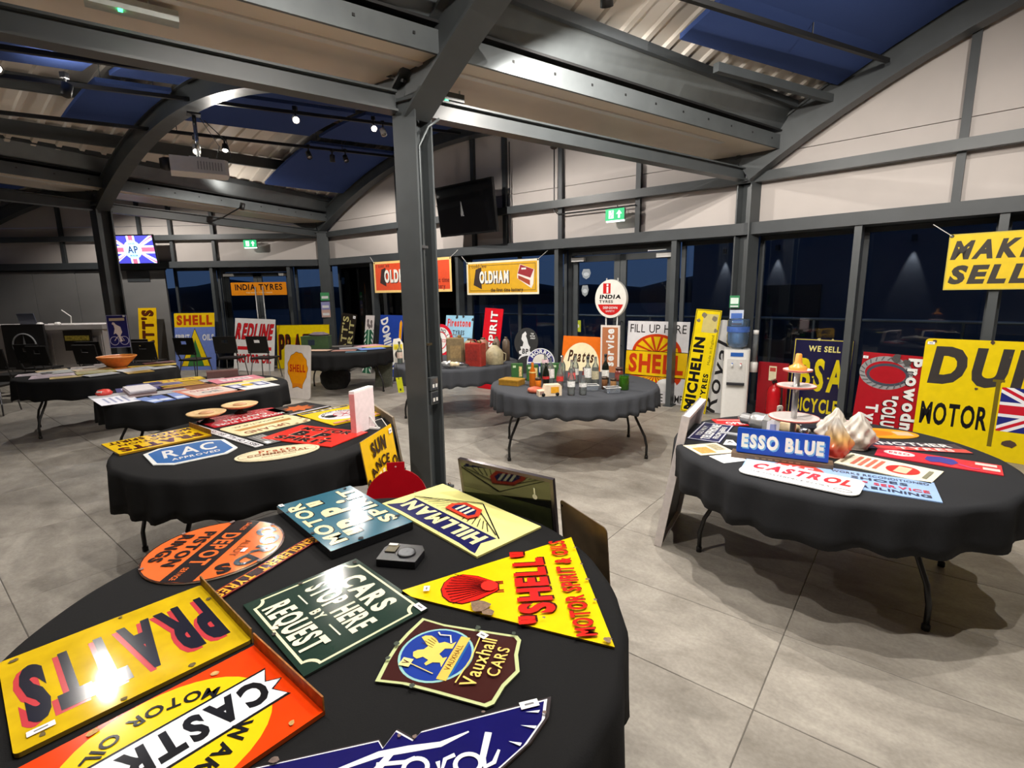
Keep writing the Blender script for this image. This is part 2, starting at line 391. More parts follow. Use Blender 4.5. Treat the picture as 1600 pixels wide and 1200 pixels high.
# ------------------------------------------------------------------ roof decks (trapezoidal ribs running across each vault)
def roof(bay, s0, s1, label, u0=0.05, u1=0.95):
    pitch = 0.060; prof = [(0.0, 0.03), (0.66, 0.03), (0.72, 0.0), (0.92, 0.0), (0.98, 0.03)]
    ss = []
    s = s0
    while s < s1:
        for a, z in prof: ss.append((s+a*pitch, z))
        s += pitch
    nu = 16; vs = []; fs = []
    for s, z in ss:
        for i in range(nu+1): vs.append(bay_pt(bay, lerp(u0, u1, i/nu), s, ROOF+z))
    for a in range(len(ss)-1):
        for i in range(nu): q = a*(nu+1)+i; fs.append((q, q+1, q+nu+2, q+nu+1))
    m = MB(); m.add(vs, fs, DECK)
    o = struct(m.build('ceiling'), label, 'ceiling')
    for us in ((0.102, 0.37, 0.62, 0.86) if bay == 0 else (0.16, 0.33, 0.5, 0.67, 0.84)):       # purlins carrying the deck
        b = MB(); N = 8; first = us == 0.102; pd = 0.15 if first else ROOF-0.09; q0, q1 = (0.0, 0.47) if first else (s0, s1)
        for i in range(N):
            p, q = bay_pt(bay, us, lerp(q0, q1, i/N), pd), bay_pt(bay, us, lerp(q0, q1, (i+1)/N), pd)
            d = (q-p).normalized(); sd = Vector((-d.y, d.x, 0))*0.03; up = Vector((0, 0, 0.04 if first else 0.085))
            b.hexa([p-sd-up, p+sd-up, q+sd-up, q-sd-up, p-sd+up, p+sd+up, q+sd+up, q-sd+up], STEEL)
        b.build('purlin', o)
    # thin seam strips across the ribs
    return o
roof(0, -0.06, 2.6, 'white ribbed roof deck of the vault over the camera', 0.045, 0.955)
roof(1, -0.06, 2.6, 'white ribbed roof deck of the middle vault')
roof(2, -0.06, 2.6, 'white ribbed roof deck of the far left vault')

# ------------------------------------------------------------------ arched beams (H sections), columns, valley girders
def arch_beam(bay, s, u0, u1, label, n=28, dz=0.0, depth=0.26, wid=0.19):
    root = empty('arched_beam', bay_pt(bay, u0, s)); tag(root, label, 'beam', 'arched steel beams')
    def frame(u):
        p = bay_pt(bay, u, s, dz); q = bay_pt(bay, u+0.005, s, dz); t = (q-p).normalized()
        h = Vector((t.x, t.y, 0)).normalized(); side = Vector((-h.y, h.x, 0)); up = side.cross(t); up = up if up.z > 0 else -up
        return p, side, up
    def run(a, b, w):
        m = MB(); vs = []; fs = []
        for i in range(n+1):
            p, sd, up = frame(lerp(u0, u1, i/n))
            for x, z in ((-w, a), (w, a), (w, b), (-w, b)): vs.append(p+sd*x+up*z-root.location)
        for i in range(n):
            for k in range(4): fs.append((i*4+k, i*4+(k+1) % 4, i*4+4+(k+1) % 4, i*4+4+k))
        fs.append((3, 2, 1, 0)); fs.append((n*4, n*4+1, n*4+2, n*4+3))
        m.add(vs, fs, STEEL); return m
    run(0, 0.022, wid/2).build('lower_flange', root); run(depth-0.022, depth, wid/2).build('upper_flange', root)
    run(0.022, depth-0.022, 0.055).build('web', root)
    m = MB()
    k = 0
    for i in range(1, 14):
        u = lerp(u0, u1, i/14); p, sd, up = frame(u)
        for sgn in (-1, 1):
            c = p+sd*(sgn*(wid/2-0.02))+up*(depth)-root.location
            m.box(c, (0.022, 0.022, 0.02), CHROME)
    m.build('bolts', root)['kind'] = 'stuff'
    return root
arch_beam(1, 1.0, 0.012, 0.988, 'arched grey steel beam carrying the ceiling projector')
arch_beam(1, 0.03, 0.012, 0.988, 'arched grey steel beam along the wall above the black screen', depth=0.3)
arch_beam(0, 0.03, 0.012, 0.99, 'arched grey steel beam climbing the right wall from the wall column', depth=0.36, dz=-0.07)
arch_beam(0, 1.0, 0.008, 0.99, 'arched grey steel beam rising over the camera from the middle column', depth=0.3, wid=0.24)
arch_beam(2, 0.03, 0.01, 0.99, 'arched dark steel beam against the far left gable wall')
arch_beam(2, 1.0, 0.01, 0.99, 'arched grey steel beam leaving the left column to the left')
arch_beam(1, 2.0, 0.012, 0.988, 'arched grey steel beam behind the camera on the left')

def column(p, ang, label, h=3.2, wd=0.22, dp=0.22):
    root = empty('steel_column', (p.x, p.y, 0), ang); tag(root, label, 'column', 'grey steel columns')
    def bx(name, c, d, m=STEEL):
        b = MB(); b.box(c, d, m); return b.build(name, root)
    t = 0.02
    bx('flange', (0, dp/2-t/2, h/2), (wd, t, h)); bx('flange', (0, -dp/2+t/2, h/2), (wd, t, h)); bx('web', (0, 0, h/2), (0.014, dp-2*t, h))
    bx('base_plate', (0, 0, 0.012), (wd+0.1, dp+0.1, 0.024), STEELD); bx('cap_plate', (0, 0, h+0.012), (wd+0.06, dp+0.06, 0.024))
    for sx in (-1, 1):
        for sy in (-1, 1):
            b = MB(); b.lathe([(0.014, 0.024), (0.014, 0.045)], CHROME, 6, Matrix.Translation((sx*(wd/2+0.02), sy*(dp/2+0.02), 0))); b.build('anchor_bolt', root)
    return root
va1 = math.atan2((C1-MC).y, (C1-MC).x)
mcol = column(MC, math.radians(151), 'grey steel column with twin sockets standing in the middle of the hall')
cd_ = MB(); cd_.tube([(-0.055, 0.0, 1.02), (-0.055, 0.0, 2.9), (-0.11, -0.06, 3.05), (-0.16, -0.14, 3.12)], 0.011, GALV); cd_.build('conduit', mcol)
c2_ = MB(); c2_.tube([(-0.03, 0.03, 1.02), (-0.03, 0.03, 3.0)], 0.011, GALV); c2_.build('conduit', mcol)
cl_ = MB(); cl_.box((-0.05, 0.01, 1.32), (0.06, 0.08, 0.02), CHROME); cl_.box((-0.05, 0.01, 2.12), (0.06, 0.08, 0.02), CHROME); cl_.build('conduit_clip', mcol)
for zz in (0.86, 0.98):
    b = MB(); b.box((-0.085, 0.0, zz), (0.045, 0.10, 0.112), GALV); so = b.build('socket_box', mcol)
    b = MB(); b.box((-0.110, 0.0, zz), (0.006, 0.085, 0.095), CHROME); 
    for yy in (-0.02, 0.02): b.box((-0.114, yy, zz-0.015), (0.004, 0.022, 0.03), WHITEP)
    b.build('socket_plate', so)
column(LC, math.radians(150), 'grey steel column standing left of the bright flag screen')
column(C1+Vector((0.02, 0.0)), math.radians(30), 'grey steel wall column behind the water cooler')
column(K+Vector((0.05, -0.12)), math.radians(8), 'grey steel wall column behind the far yellow sign', wd=0.26)
def girder(i, s0, s1, label, zc=3.2, hh=0.15, wd=0.13, off=0.0):
    a, b = valley(i, s0), valley(i, s1); d = (b-a).normalized(); n = Vector((-d.y, d.x))*off
    a = a+n; b = b+n
    m = MB(); M = Matrix.Translation(((a.x+b.x)/2, (a.y+b.y)/2, zc)) @ Matrix.Rotation(math.atan2(d.y, d.x), 4, 'Z')
    L = (b-a).length
    for z in (-hh/2+0.008, hh/2-0.008): m.box((0, 0, z), (L, wd, 0.016), STEEL, M)
    m.box((0, 0, 0), (L, 0.05, hh-0.03), STEEL, M)
    o = m.build('valley_girder'); tag(o, label, 'beam', 'valley girders')
    return o
girder(1, 0.03, 0.97, 'straight grey girder from the middle column to the right wall column')
girder(1, 1.03, 2.5, 'straight grey girder running left over the front table from the middle column')
girder(2, 0.03, 0.97, 'straight grey girder from the left column to the far wall column')
girder(2, 1.03, 2.5, 'straight grey girder leaving the left column towards the left edge')
def soffit(i, s0, s1, label, zc=3.43, hw=0.42):
    tn[0] += 1
    a, b = valley(i, s0), valley(i, s1); d = (b-a).normalized(); L = (b-a).length
    M = Matrix.Translation((a.x, a.y, 0)) @ Matrix.Rotation(math.atan2(d.y, d.x), 4, 'Z')
    m = MB(); m.box((L/2, 0, zc+0.02), (L, 2*hw, 0.04), CREAM, M)
    root = struct(m.build('trim_%d' % tn[0]), label, 'soffit')
    for sg in (-1, 1):
        f = MB(); f.box((L/2, sg*(hw+0.012), zc+0.075), (L, 0.024, 0.16), GALV, M)
        for k in range(int(L/0.42)): f.box((0.2+k*0.42, sg*(hw+0.026), zc+0.09), (0.018, 0.008, 0.018), BLACKM, M)
        f.build('fascia_strip', root)
        g = MB(); y0, y1 = sg*(hw+0.0), sg*(hw+0.16); z0, z1 = zc+0.19, zc+0.44
        pts = [(0, y0, z0), (L, y0, z0), (L, y1, z1), (0, y1, z1)]; th = Vector((0, -sg*0.02, 0.01))
        g.hexa([M @ Vector(p) for p in pts]+[M @ (Vector(p)+th) for p in pts], GALV); g.build('gutter_side', root)
        h = MB(); h.box((L/2, sg*(hw+0.18), zc+0.45), (L, 0.05, 0.08), STEELD, M); h.build('gutter_trim', root)
    gb = MB(); gb.box((L/2, 0, zc+0.2), (L, 2*hw+0.08, 0.02), BLACKM, M); gb.build('gutter_bed', root)
    w = MB(); w.box((L/2, 0.22, zc-0.006), (L*0.86, 0.06, 0.014), WHITEP, M); w.build('cover_strip', root)
    return root
soffit(1, 0.02, 2.6, 'cream boxed soffit under the valley gutter through the middle column')
soffit(2, 0.02, 2.6, 'cream boxed soffit under the valley gutter through the left column')
# ------------------------------------------------------------------ blue acoustic panels under the decks
def acoustic(bay, u0, u1, s0, s1, label, dz=0.20, th=0.045):
    m = MB(); n = 5; vs = []; fs = []
    c = bay_pt(bay, (u0+u1)/2, (s0+s1)/2, dz)
    for s in (s0, s1):
        for i in range(n+1):
            for z in (0, th): vs.append(bay_pt(bay, lerp(u0, u1, i/n), s, dz+z)-c)
    k = 2*(n+1)
    for i in range(n):
        a = 2*i; fs += [(a, k+a, k+a+2, a+2), (a+1, a+3, k+a+3, k+a+1), (a, a+2, a+3, a+1), (k+a, k+a+1, k+a+3, k+a+2)]
    fs += [(0, 1, k+1, k), (2*n, k+2*n, k+2*n+1, 2*n+1)]
    m.add(vs, fs, BLUE)
    for s in (lerp(s0, s1, .15), lerp(s0, s1, .85)):
        for u in (lerp(u0, u1, .15), lerp(u0, u1, .85)):
            p = bay_pt(bay, u, s, dz+th)-c; m.tube([p, p+Vector((0, 0, ROOF-dz-th))], 0.004, GALV, 5, cap=False)
    o = m.build('acoustic_panel'); o.location = c
    tag(o, label, 'acoustic panel', 'navy acoustic ceiling panels')
ROWS = (((0.10, 0.315), 'beside the valley of the middle column'), ((0.345, 0.49), 'just short of the crown'), ((0.51, 0.655), 'just past the crown'), ((0.685, 0.87), 'beside the valley of the left column'))
for (s0, s1), cl in (((0.06, 0.47), 'by the gable wall'), ((0.51, 0.95), 'by the projector arch')):
    for (u0, u1), rl in ROWS:
        if not (u0 > .6 and s0 > .4): acoustic(1, u0, u1, s0, s1, 'navy acoustic panel %s, %s' % (rl, cl))
for u0, u1, s0, s1, lb in ((0.31, 0.49, 1.04, 1.18, 'navy acoustic panel directly left of the projector arch, upper one'), (0.53, 0.72, 1.03, 1.19, 'navy acoustic panel directly left of the projector arch, lower one'), (0.31, 0.49, 1.23, 1.6, 'navy acoustic panel lit by the upturned spotlight at top left'), (0.10, 0.28, 1.04, 1.18, 'navy acoustic panel beside the girder left of the middle column'), (0.10, 0.28, 1.23, 1.6, 'navy acoustic panel beside the girder at the left picture edge'), (0.31, 0.49, 1.66, 2.1, 'navy acoustic panel of the middle vault behind the camera')):
    acoustic(1, u0, u1, s0, s1, lb)
for u0, u1, s0, s1, lb in ((0.112, 0.36, 0.06, 0.60, 'big navy acoustic panel against the right wall arch'), (0.39, 0.60, 0.06, 0.60, 'navy acoustic panel at the crown over the right windows'), (0.64, 0.84, 0.06, 0.60, 'navy acoustic panel far right of the camera'), (0.40, 0.60, 1.1, 1.8, 'navy acoustic panel directly over the camera'), (0.17, 0.36, 1.3, 1.5, 'navy acoustic panel over the front table')):
    acoustic(0, u0, u1, s0, s1, lb)
for (u0, u1), lb in (((0.12, 0.3), 'right'), ((0.35, 0.5), 'middle'), ((0.55, 0.75), 'left')):
    acoustic(2, u0, u1, 0.2, 0.9, 'navy acoustic panel in the far left vault, %s one' % lb)

# ------------------------------------------------------------------ lighting tracks and spotlights
def track(bay, u, s0, s1, label, dz=0.08):
    m = MB(); N = 8
    pts = [bay_pt(bay, u, lerp(s0, s1, i/N), dz) for i in range(N+1)]
    root = empty('lighting_track', pts[0]); tag(root, label, 'light track', 'black lighting tracks')
    for p, q in zip(pts[:-1], pts[1:]):
        d = (q-p).normalized(); sd = Vector((-d.y, d.x, 0))*0.02; up = Vector((0, 0, 0.02))
        m.hexa([x-pts[0] for x in (p-sd-up, p+sd-up, q+sd-up, q-sd-up, p-sd+up, p+sd+up, q+sd+up, q-sd+up)], BLACKM)
    m.build('rail', root)
    for i in (1, 3, 5, 7): h = MB(); p = pts[i]-pts[0]; h.tube([p, p+Vector((0, 0, ROOF-dz))], 0.006, BLACKM, 5); h.build('hanger', root)
    return root
track(1, 0.33, 0.06, 2.4, 'black lighting track nearer the middle column in the middle vault')
track(1, 0.50, 0.06, 2.4, 'black lighting track along the crown of the middle vault')
track(1, 0.67, 0.06, 2.4, 'black lighting track nearer the left column in the middle vault')
track(0, 0.16, 0.06, 2.4, 'black lighting track beside the first valley over the camera')
track(0, 0.40, 0.06, 2.4, 'black lighting track along the crown over the camera')
def spotlight(p, aim, label, power=0, cone=100, rad=0.03, lit=True, body=None, arm=None):
    p = Vector(p); aim = Vector(aim); d = (aim-p).normalized()
    body = body or BLACKM
    root = empty('track_spotlight', p); tag(root, label, 'spotlight', 'track spotlights')
    q = d.to_track_quat('-Z', 'Y').to_matrix().to_4x4()
    b = MB(); b.box((0, 0, 0.13), (0.05, 0.05, 0.05), BLACKM); b.tube([(0, 0, 0.11), (0, 0, 0.0)], 0.012, BLACKM, 6)
    if arm: b = MB(); b.tube([(0, 0, 0), Vector(arm)-p], 0.012, BLACKM, 6)
    b.build('mount', root)
    h = MB(); h.lathe([(0.030, 0.06), (0.042, 0.05), (0.045, -0.06), (0.040, -0.06), (0.036, -0.035), (0.0, -0.035)], body, 16, q); hd = h.build('lamp_head', root)
    l = MB(); l.lathe([(0.0, -0.046), (0.036, -0.046)], emit((255, 244, 226), 22 if lit else 0.0, 'lit_lamp_lens') if lit else WHITEP, 16, q); l.build('lens', root)
    if power:
        ld = bpy.data.lights.new('spot_beam', 'SPOT'); ld.energy = power*POWER; ld.spot_size = math.radians(cone); ld.spot_blend = 0.35; ld.shadow_soft_size = rad
        ld.color = (1.0, 0.94, 0.86)
        lo = bpy.data.objects.new('spot_beam', ld); COL.objects.link(lo); lo.parent = root
        lo.matrix_local = Matrix.Translation(d*0.075) @ q
    return root
POWER = 1.0
for i, (bay, u, sv, a, w, cn, r) in enumerate(SPOTS):
    spotlight(bay_pt(bay, u, sv, -0.06), a, ('lit black track spotlight over the front table', 'lit black track spotlight over the right round table', 'lit black track spotlight over the front left', 'lit black track spotlight over the right windows', 'lit black track spotlight beside the projector', 'lit black track spotlight right of the projector arch', 'lit black track spotlight left of the projector arch', 'lit black track spotlight near the gable wall', 'lit black track spotlight right of the middle column', 'lit black track spotlight in the far left vault')[i], w, cn, r)
for i, (bay, u, sv, w) in enumerate(UPLIGHTS):
    p = bay_pt(bay, u, sv, -0.10)
    spotlight(p, p+Vector((0.15, 0.2, 1)), ('black track spotlight turned up at the deck behind the camera', 'black track spotlight turned up at the deck right of the camera', 'black track spotlight turned up at the deck over the left floor', 'black track spotlight turned upward at a navy panel at top left', 'black uplight fixed on the girder right of the middle column', 'black uplight fixed on the girder right of the left column')[i], w, 165, .04, arm=((valley(1 if u < .5 else 2, sv).x, valley(1 if u < .5 else 2, sv).y, 3.27) if i > 3 else None))  # girder uplights are added lamps that brighten the middle vault
# spot turned up at the navy panel (left), two facing lamps, unlit ones
for u, s, lb, ai in ((0.47, 0.76, 'bright round spotlight facing the camera left of the middle column', (-0.3, 2.2, 1.2)), (0.47, 0.50, 'second bright spotlight close to the middle column', (0.2, 2.6, 1.0))):
    p = bay_pt(1, u, s, -0.06); spotlight(p, ai, lb, 60, 80, 0.03, True, WHITEP)
for u, s, lb in ((0.50, 0.42, 'small white unlit spotlight on the crown track'), (0.67, 0.50, 'small unlit black spotlight on the lower track, left one'), (0.67, 0.34, 'small unlit black spotlight on the lower track, right one')):
    p = bay_pt(1, u, s, -0.04); spotlight(p, p+Vector((0.4, -0.4, -1)), lb, 0, 60, 0.03, False, WHITEP if 'white' in lb else BLACKM)

# ------------------------------------------------------------------ projector under the middle arch
pj = empty('projector', (-3.72, 6.50, 3.27), math.radians(32)); tag(pj, 'white ceiling projector hanging on a pole under the arch', 'projector')
b = MB(); b.prism([(-0.30, -0.17), (0.26, -0.17), (0.30, -0.12), (0.30, 0.12), (0.26, 0.17), (-0.30, 0.17)], -0.085, 0.085, WHITEP); bd = b.build('body', pj)
b = MB()
for k in range(9): b.box((-0.02+k*0.03, -0.172, 0.0), (0.012, 0.008, 0.09), mat((150, 150, 148), rough=.5))
b.build('vent', bd)
b = MB(); b.lathe([(0.075, 0.0), (0.075, 0.05), (0.055, 0.10), (0.05, 0.085), (0.0, 0.08)], BLACKP, 20, Matrix.Translation((-0.30, -0.06, 0)) @ Matrix.Rotation(-PI/2, 4, 'Y')); b.build('lens', pj)
b = MB(); b.tube([(0, 0, 0.08), (0, 0, 0.60)], 0.022, CHROME, 10); b.box((0, 0, 0.10), (0.20, 0.20, 0.02), WHITEP); b.box((0, 0, 0.60), (0.14, 0.14, 0.02), BLACKM); b.build('mount_pole', pj)
b = MB(); b.tube([(0.25, 0.1, 0.08), (0.36, 0.08, 0.18), (0.32, 0.06, 0.36), (0.10, 0.03, 0.56)], 0.006, BLACKM, 6); b.tube([(0.18, 0.12, 0.08), (0.24, 0.10, 0.3), (0.06, 0.03, 0.58)], 0.005, BLACKM, 6); b.build('cable', pj)
spotlight((-3.80, 6.62, 3.52), (-2.6, 4.4, 0.7), 'bright lamp shining right behind the projector pole', 95, 120, 0.03, True, WHITEP)
for s_, off, zz, ln, lb in ((1.37, 0.12, 3.37, .44, 'white emergency light bar with green lamp at the top left'), (0.925, 0.0, 3.325, .20, 'small emergency light with green lamp beside the middle column')):
    p = valley(1, s_); r = empty('emergency_light', (p.x, p.y, zz), va1); tag(r, lb, 'emergency light')
    q = MB(); q.prism([(-ln/2, -.045), (ln/2, -.045), (ln/2, .045), (-ln/2, .045)], -.03, .03, mat((190, 196, 192), rough=.25) if ln > .3 else mat((70, 74, 74), rough=.4), Matrix.Translation((0, -off, 0))); q.build('body', r)
    q = MB(); q.box((-.06, -off-.03, -.034), (.022, .022, .01), emit((60, 255, 140), 6, 'green_led')); q.build('indicator', r)
    q = MB(); q.tube([(.08, -off, .03), (.08, -off, .07)], 0.008, WHITEP, 6); q.build('fixing', r)

# ------------------------------------------------------------------ tables and cloths
def make_table(cx, cy, rot, label, clabel, drop=0.22, folds=26, seed=0, R=0.90, H=0.742, fx=0.72, fy=0.41, cm=0):
    t = empty('round_table', (cx, cy, 0), rot); tag(t, label, 'table', 'round folding tables')
    m = MB(); m.lathe([(0.0, H-0.03), (R-0.01, H-0.03), (R, H-0.02), (R, H-0.005), (R-0.01, H), (0.0, H)], mat((120, 100, 80), rough=.6), 48); m.build('tabletop', t)
    legm = mat((28, 27, 27), rough=0.35, var=0.1, name='black_leg_tube')
    for sx in (-1, 1):
        for sy in (-1, 1):
            l = MB(); l.tube([(sx*(fx-0.12), sy*(fy-0.10), H-0.03), (sx*(fx-0.12), sy*(fy-0.10), 0.50), (sx*(fx-0.10), sy*(fy-0.08), 0.42), (sx*(fx-0.02), sy*(fy-0.015), 0.24), (sx*fx, sy*fy, 0.14), (sx*fx, sy*fy, 0.0)], 0.014, legm, 8)
            lg = l.build('leg', t)
            l = MB(); l.lathe([(0.019, 0.0), (0.019, 0.03), (0.014, 0.035)], BLACKP, 8, Matrix.Translation((sx*fx, sy*fy, 0))); l.build('foot_cap', lg)
        b = MB(); b.tube([(sx*(fx-0.11), -(fy-0.09), 0.46), (sx*(fx-0.11), (fy-0.09), 0.46)], 0.010, legm, 6); b.build('brace', t)
    rnd = random.Random(seed)
    ph = [rnd.uniform(0, 6.28) for _ in range(4)]; na = 168
    def wave(a):
        b = a+0.05*math.sin(3*a+ph[0])+0.03*math.sin(7*a+ph[1])
        return 0.62*math.sin(folds*b+ph[2])+0.38*math.sin((folds*0.55 // 1)*b+ph[3])
    rings = [(0.02, H+0.004, 0), (0.45, H+0.004, 0), (R-0.02, H+0.004, 0), (R+0.004, H-0.006, 0.10), (R+0.010, H-0.03, 0.35), (R+0.008, H-drop*0.4, 0.65), (R+0.008, H-drop*0.75, 0.88), (R+0.010, H-drop, 1.0)]
    vs = []; fs = []
    for r, z, am in rings:
        for k in range(na):
            a = 2*PI*k/na; w = wave(a)
            rr = r+am*(0.026*w+0.002)
            zz = z-am*am*(0.014*math.sin(2*a+ph[1])+0.010*math.sin(5*a+ph[0])+0.012*w)
            vs.append((rr*math.cos(a), rr*math.sin(a), zz))
    for i in range(len(rings)-1):
        for k in range(na): fs.append((i*na+k, i*na+(k+1) % na, (i+1)*na+(k+1) % na, (i+1)*na+k))
    fs.append(list(range(na-1, -1, -1)))
    c = MB(); c.add(vs, [f[::-1] for f in fs], CLOTHS[cm], None, True)
    o = c.build('tablecloth'); o.location = (cx, cy, 0); tag(o, clabel, 'tablecloth', 'black round tablecloths')
    md = o.modifiers.new('thickness', 'SOLIDIFY'); md.thickness = 0.003; md.offset = 1
    return t
T1, T2, T3, T4, T5, T6, T7, T8 = (-0.57, 1.50), (-1.80, 3.58), (-3.50, 5.60), (-5.75, 7.05), (-3.10, 9.45), (-0.82, 7.50), (0.68, 5.54), (1.97, 3.07)
make_table(*T1, 0.5, 'round folding table nearest the camera', 'black cloth on the table nearest the camera', 0.30, 22, 1)
make_table(*T2, 0.85, 'round folding table holding the blue and white octagon sign', 'black cloth under the blue and white octagon sign', 0.24, 24, 2)
make_table(*T3, 0.8, 'round folding table holding papers and pale signs behind the second table', 'black cloth under the white sheet and blue cards', 0.24, 20, 3)
make_table(*T4, 0.75, 'round folding table holding the orange bowl', 'black cloth under the orange bowl', 0.24, 20, 4)
make_table(*T5, 0.1, 'round folding table holding the green metal box', 'black cloth under the green metal box', 0.24, 24, 5)
make_table(*T6, 0.05, 'round folding table holding the fuel cans', 'charcoal cloth under the red fuel can', 0.22, 30, 6, cm=1)
make_table(*T7, 0.0, 'round folding table holding the glass bottles', 'charcoal pleated cloth under the glass bottles', 0.20, 34, 7, cm=1)
make_table(*T8, math.radians(-44), 'round folding table holding the blue lettered light box', 'black cloth under the blue lettered light box', 0.23, 24, 8, fx=0.60, fy=0.42, cm=2)

# ------------------------------------------------------------------ black stacking chairs
def make_chair():
    root = empty('stacking_chair')
    s = MB(); s.prism([(-0.22, -0.21), (0.22, -0.21), (0.235, 0.0), (0.20, 0.22), (-0.20, 0.22), (-0.235, 0.0)], 0.435, 0.465, BLACKP); s.build('seat', root)
    b = MB(); T = Matrix.Translation((0, 0.225, 0.60)) @ Matrix.Rotation(math.radians(-9), 4, 'X')
    for c, d in (((0, 0, 0.02), (0.45, 0.022, 0.10)), ((0, 0, 0.295), (0.45, 0.022, 0.07)), ((-0.145, 0, 0.165), (0.16, 0.022, 0.19)), ((0.145, 0, 0.165), (0.16, 0.022, 0.19)), ((0, 0, 0.13), (0.13, 0.022, 0.12))):
        b.box(c, d, BLACKP, T)
    b.build('backrest', root)
    g = mat((96, 96, 98), rough=0.3, metal=0.8, var=0.05)
    for sx in (-1, 1):
        l = MB(); l.tube([(sx*0.18, -0.17, 0.44), (sx*0.22, -0.22, 0.0)], 0.010, g, 6); l.build('leg', root)
        l = MB(); l.tube([(sx*0.18, 0.17, 0.44), (sx*0.215, 0.27, 0.0)], 0.010, g, 6); l.build('leg', root)
        l = MB(); l.tube([(sx*0.19, 0.17, 0.44), (sx*0.195, 0.235, 0.62)], 0.012, g, 6); l.build('back_stay', root)
    return root
ch0 = make_chair(); first = True
CH = [(-6.72, 10.75, 172, 'black stacking chair below the yellow and blue sign, slot handle in its back'),
      (-6.05, 10.95, 186, 'black stacking chair just left of the white red-lettered sign'),
      (-5.28, 10.85, 176, 'black stacking chair right in front of the white red-lettered sign'),
      (-7.55, 10.55, 178, 'black stacking chair under the upright yellow sign'),
      (-8.25, 10.15, 183, 'black stacking chair right of the white bar counter end'),
      (-8.45, 9.35, 170, 'black stacking chair behind the orange bowl'),
      (-9.05, 9.75, 180, 'black stacking chair in front of the small framed display'),
      (-9.75, 9.5, 176, 'black stacking chair before the three-pointed star, right one'),
      (-8.05, 7.75, 200, 'black stacking chair at the left picture edge, nearest one'),
      (-7.70, 9.45, 175, 'black stacking chair between the bowl and the upright yellow sign'),
      (-7.05, 9.95, 184, 'black stacking chair in front of the yellow arrow sign, nearer row'),
      (-8.85, 8.9, 178, 'black stacking chair left of the orange bowl, nearer row'),
      (-9.55, 8.75, 184, 'black stacking chair at the far left, nearer row'),
      (-10.35, 9.3, 182, 'black stacking chair before the three-pointed star, left one')]
for x, y, a, lb in CH:
    c = ch0 if first else copy_tree(ch0); first = False
    c.location = (x, y, 0); c.rotation_euler = (0, 0, math.radians(a)); tag(c, lb, 'chair', 'black stacking chairs')

# ------------------------------------------------------------------ bar counter at the far left
bc = empty('bar_counter', (-10.6, 10.75, 0)); tag(bc, 'white panelled bar counter at the far left', 'counter')
wm = mat((206, 200, 198), rough=0.6, var=0.03)
b = MB(); b.box((0.0, 0.30, 0.56), (4.0, 0.60, 1.12), wm); b.build('front', bc)
b = MB(); b.box((0.02, 0.26, 1.17), (4.16, 0.74, 0.10), wm); b.build('counter_top', bc)
b = MB(); b.box((0.02, -0.03, 1.08), (4.06, 0.05, 0.07), wm); b.build('moulding', bc)
b = MB(); b.box((0.02, -0.015, 0.07), (4.04, 0.03, 0.14), BLACKP); b.build('kick_plate', bc)
for x in (-1.2, -0.4, 0.9, 1.95): b = MB(); b.box((x, -0.008, 0.56), (0.05, 0.016, 0.98), wm); b.build('pilaster', bc)
bp = MB(); bp.box((0.48, -0.10, 0.62), (0.86, 0.05, 0.94), mat((30, 28, 29), rough=.6)); bp = bp.build('display_board'); tag(bp, 'black display board with a silver three-pointed star leaning on the bar', 'board'); bp.location = (-10.6, 10.72, 0.15)
sil = mat((196, 198, 202), rough=0.3, metal=0.6)
rg = MB(); pts = [(0.48+0.24*math.cos(a), -0.135, 0.66+0.24*math.sin(a)) for a in [2*PI*k/32 for k in range(33)]]; rg.tube(pts, 0.014, sil, 6)
for a in (PI/2, PI/2+2*PI/3, PI/2+4*PI/3):
    d = Vector((math.cos(a), 0, math.sin(a))); n = Vector((-d.z, 0, d.x))*0.03; c = Vector((0.48, -0.13, 0.66)); e = c+d*0.235
    rg.add([c-n, e, c+n, c+Vector((0, -0.015, 0))], [(0, 1, 3), (1, 2, 3), (2, 0, 3)], sil)
rg.build('star_emblem', bp)
fd = empty('framed_display', (-9.05, 10.66, 0.72)); tag(fd, 'small dark framed display with yellow lettering on the bar front', 'display')
b = MB(); b.box((0, 0, 0.17), (0.56, 0.05, 0.42), mat((34, 28, 24), rough=.4)); b.build('frame', fd)
b = MB(); b.box((0, -0.028, 0.22), (0.50, 0.012, 0.10), mat((190, 170, 70), rough=.4, var=.5, scale=25)); b.box((0.1, -0.028, 0.10), (0.26, 0.012, 0.10), mat((120, 110, 50), rough=.4, var=.6, scale=30)); b.build('picture', fd)
lp = empty('laptop', (-10.18, 10.85, 1.22)); tag(lp, 'dark open laptop on the white bar counter', 'laptop')
b = MB(); b.box((0, 0.10, 0.008), (0.36, 0.25, 0.016), mat((70, 72, 78), rough=.4)); b.build('keyboard', lp)
b = MB(); b.box((0, 0, 0.115), (0.36, 0.012, 0.24), mat((74, 80, 96), rough=.35), Matrix.Translation((0, -0.02, 0.012)) @ Matrix.Rotation(math.radians(14), 4, 'X')); b.build('screen', lp)
dl = empty('desk_lamp', (-9.35, 10.9, 1.22)); tag(dl, 'thin bent white desk lamp on the bar counter', 'lamp')
b = MB(); b.lathe([(0.05, 0), (0.05, 0.015), (0.0, 0.02)], WHITEP, 12); b.build('base', dl)
b = MB(); b.tube([(0, 0, 0.01), (0.02, 0, 0.16), (-0.16, 0, 0.30)], 0.010, WHITEP, 6); b.build('arm', dl)
for x, y, lb in ((-9.92, 10.8, 'white crumpled napkin on the bar, left one'), (-9.55, 10.8, 'white crumpled napkin on the bar, right one')):
    b = MB(); b.lathe([(0.05, 0), (0.065, 0.02), (0.04, 0.05), (0.0, 0.055)], WHITEP, 7, smooth=False); o = b.build('napkin'); o.location = (x, y, 1.22); tag(o, lb, 'napkin', 'napkins on the bar')

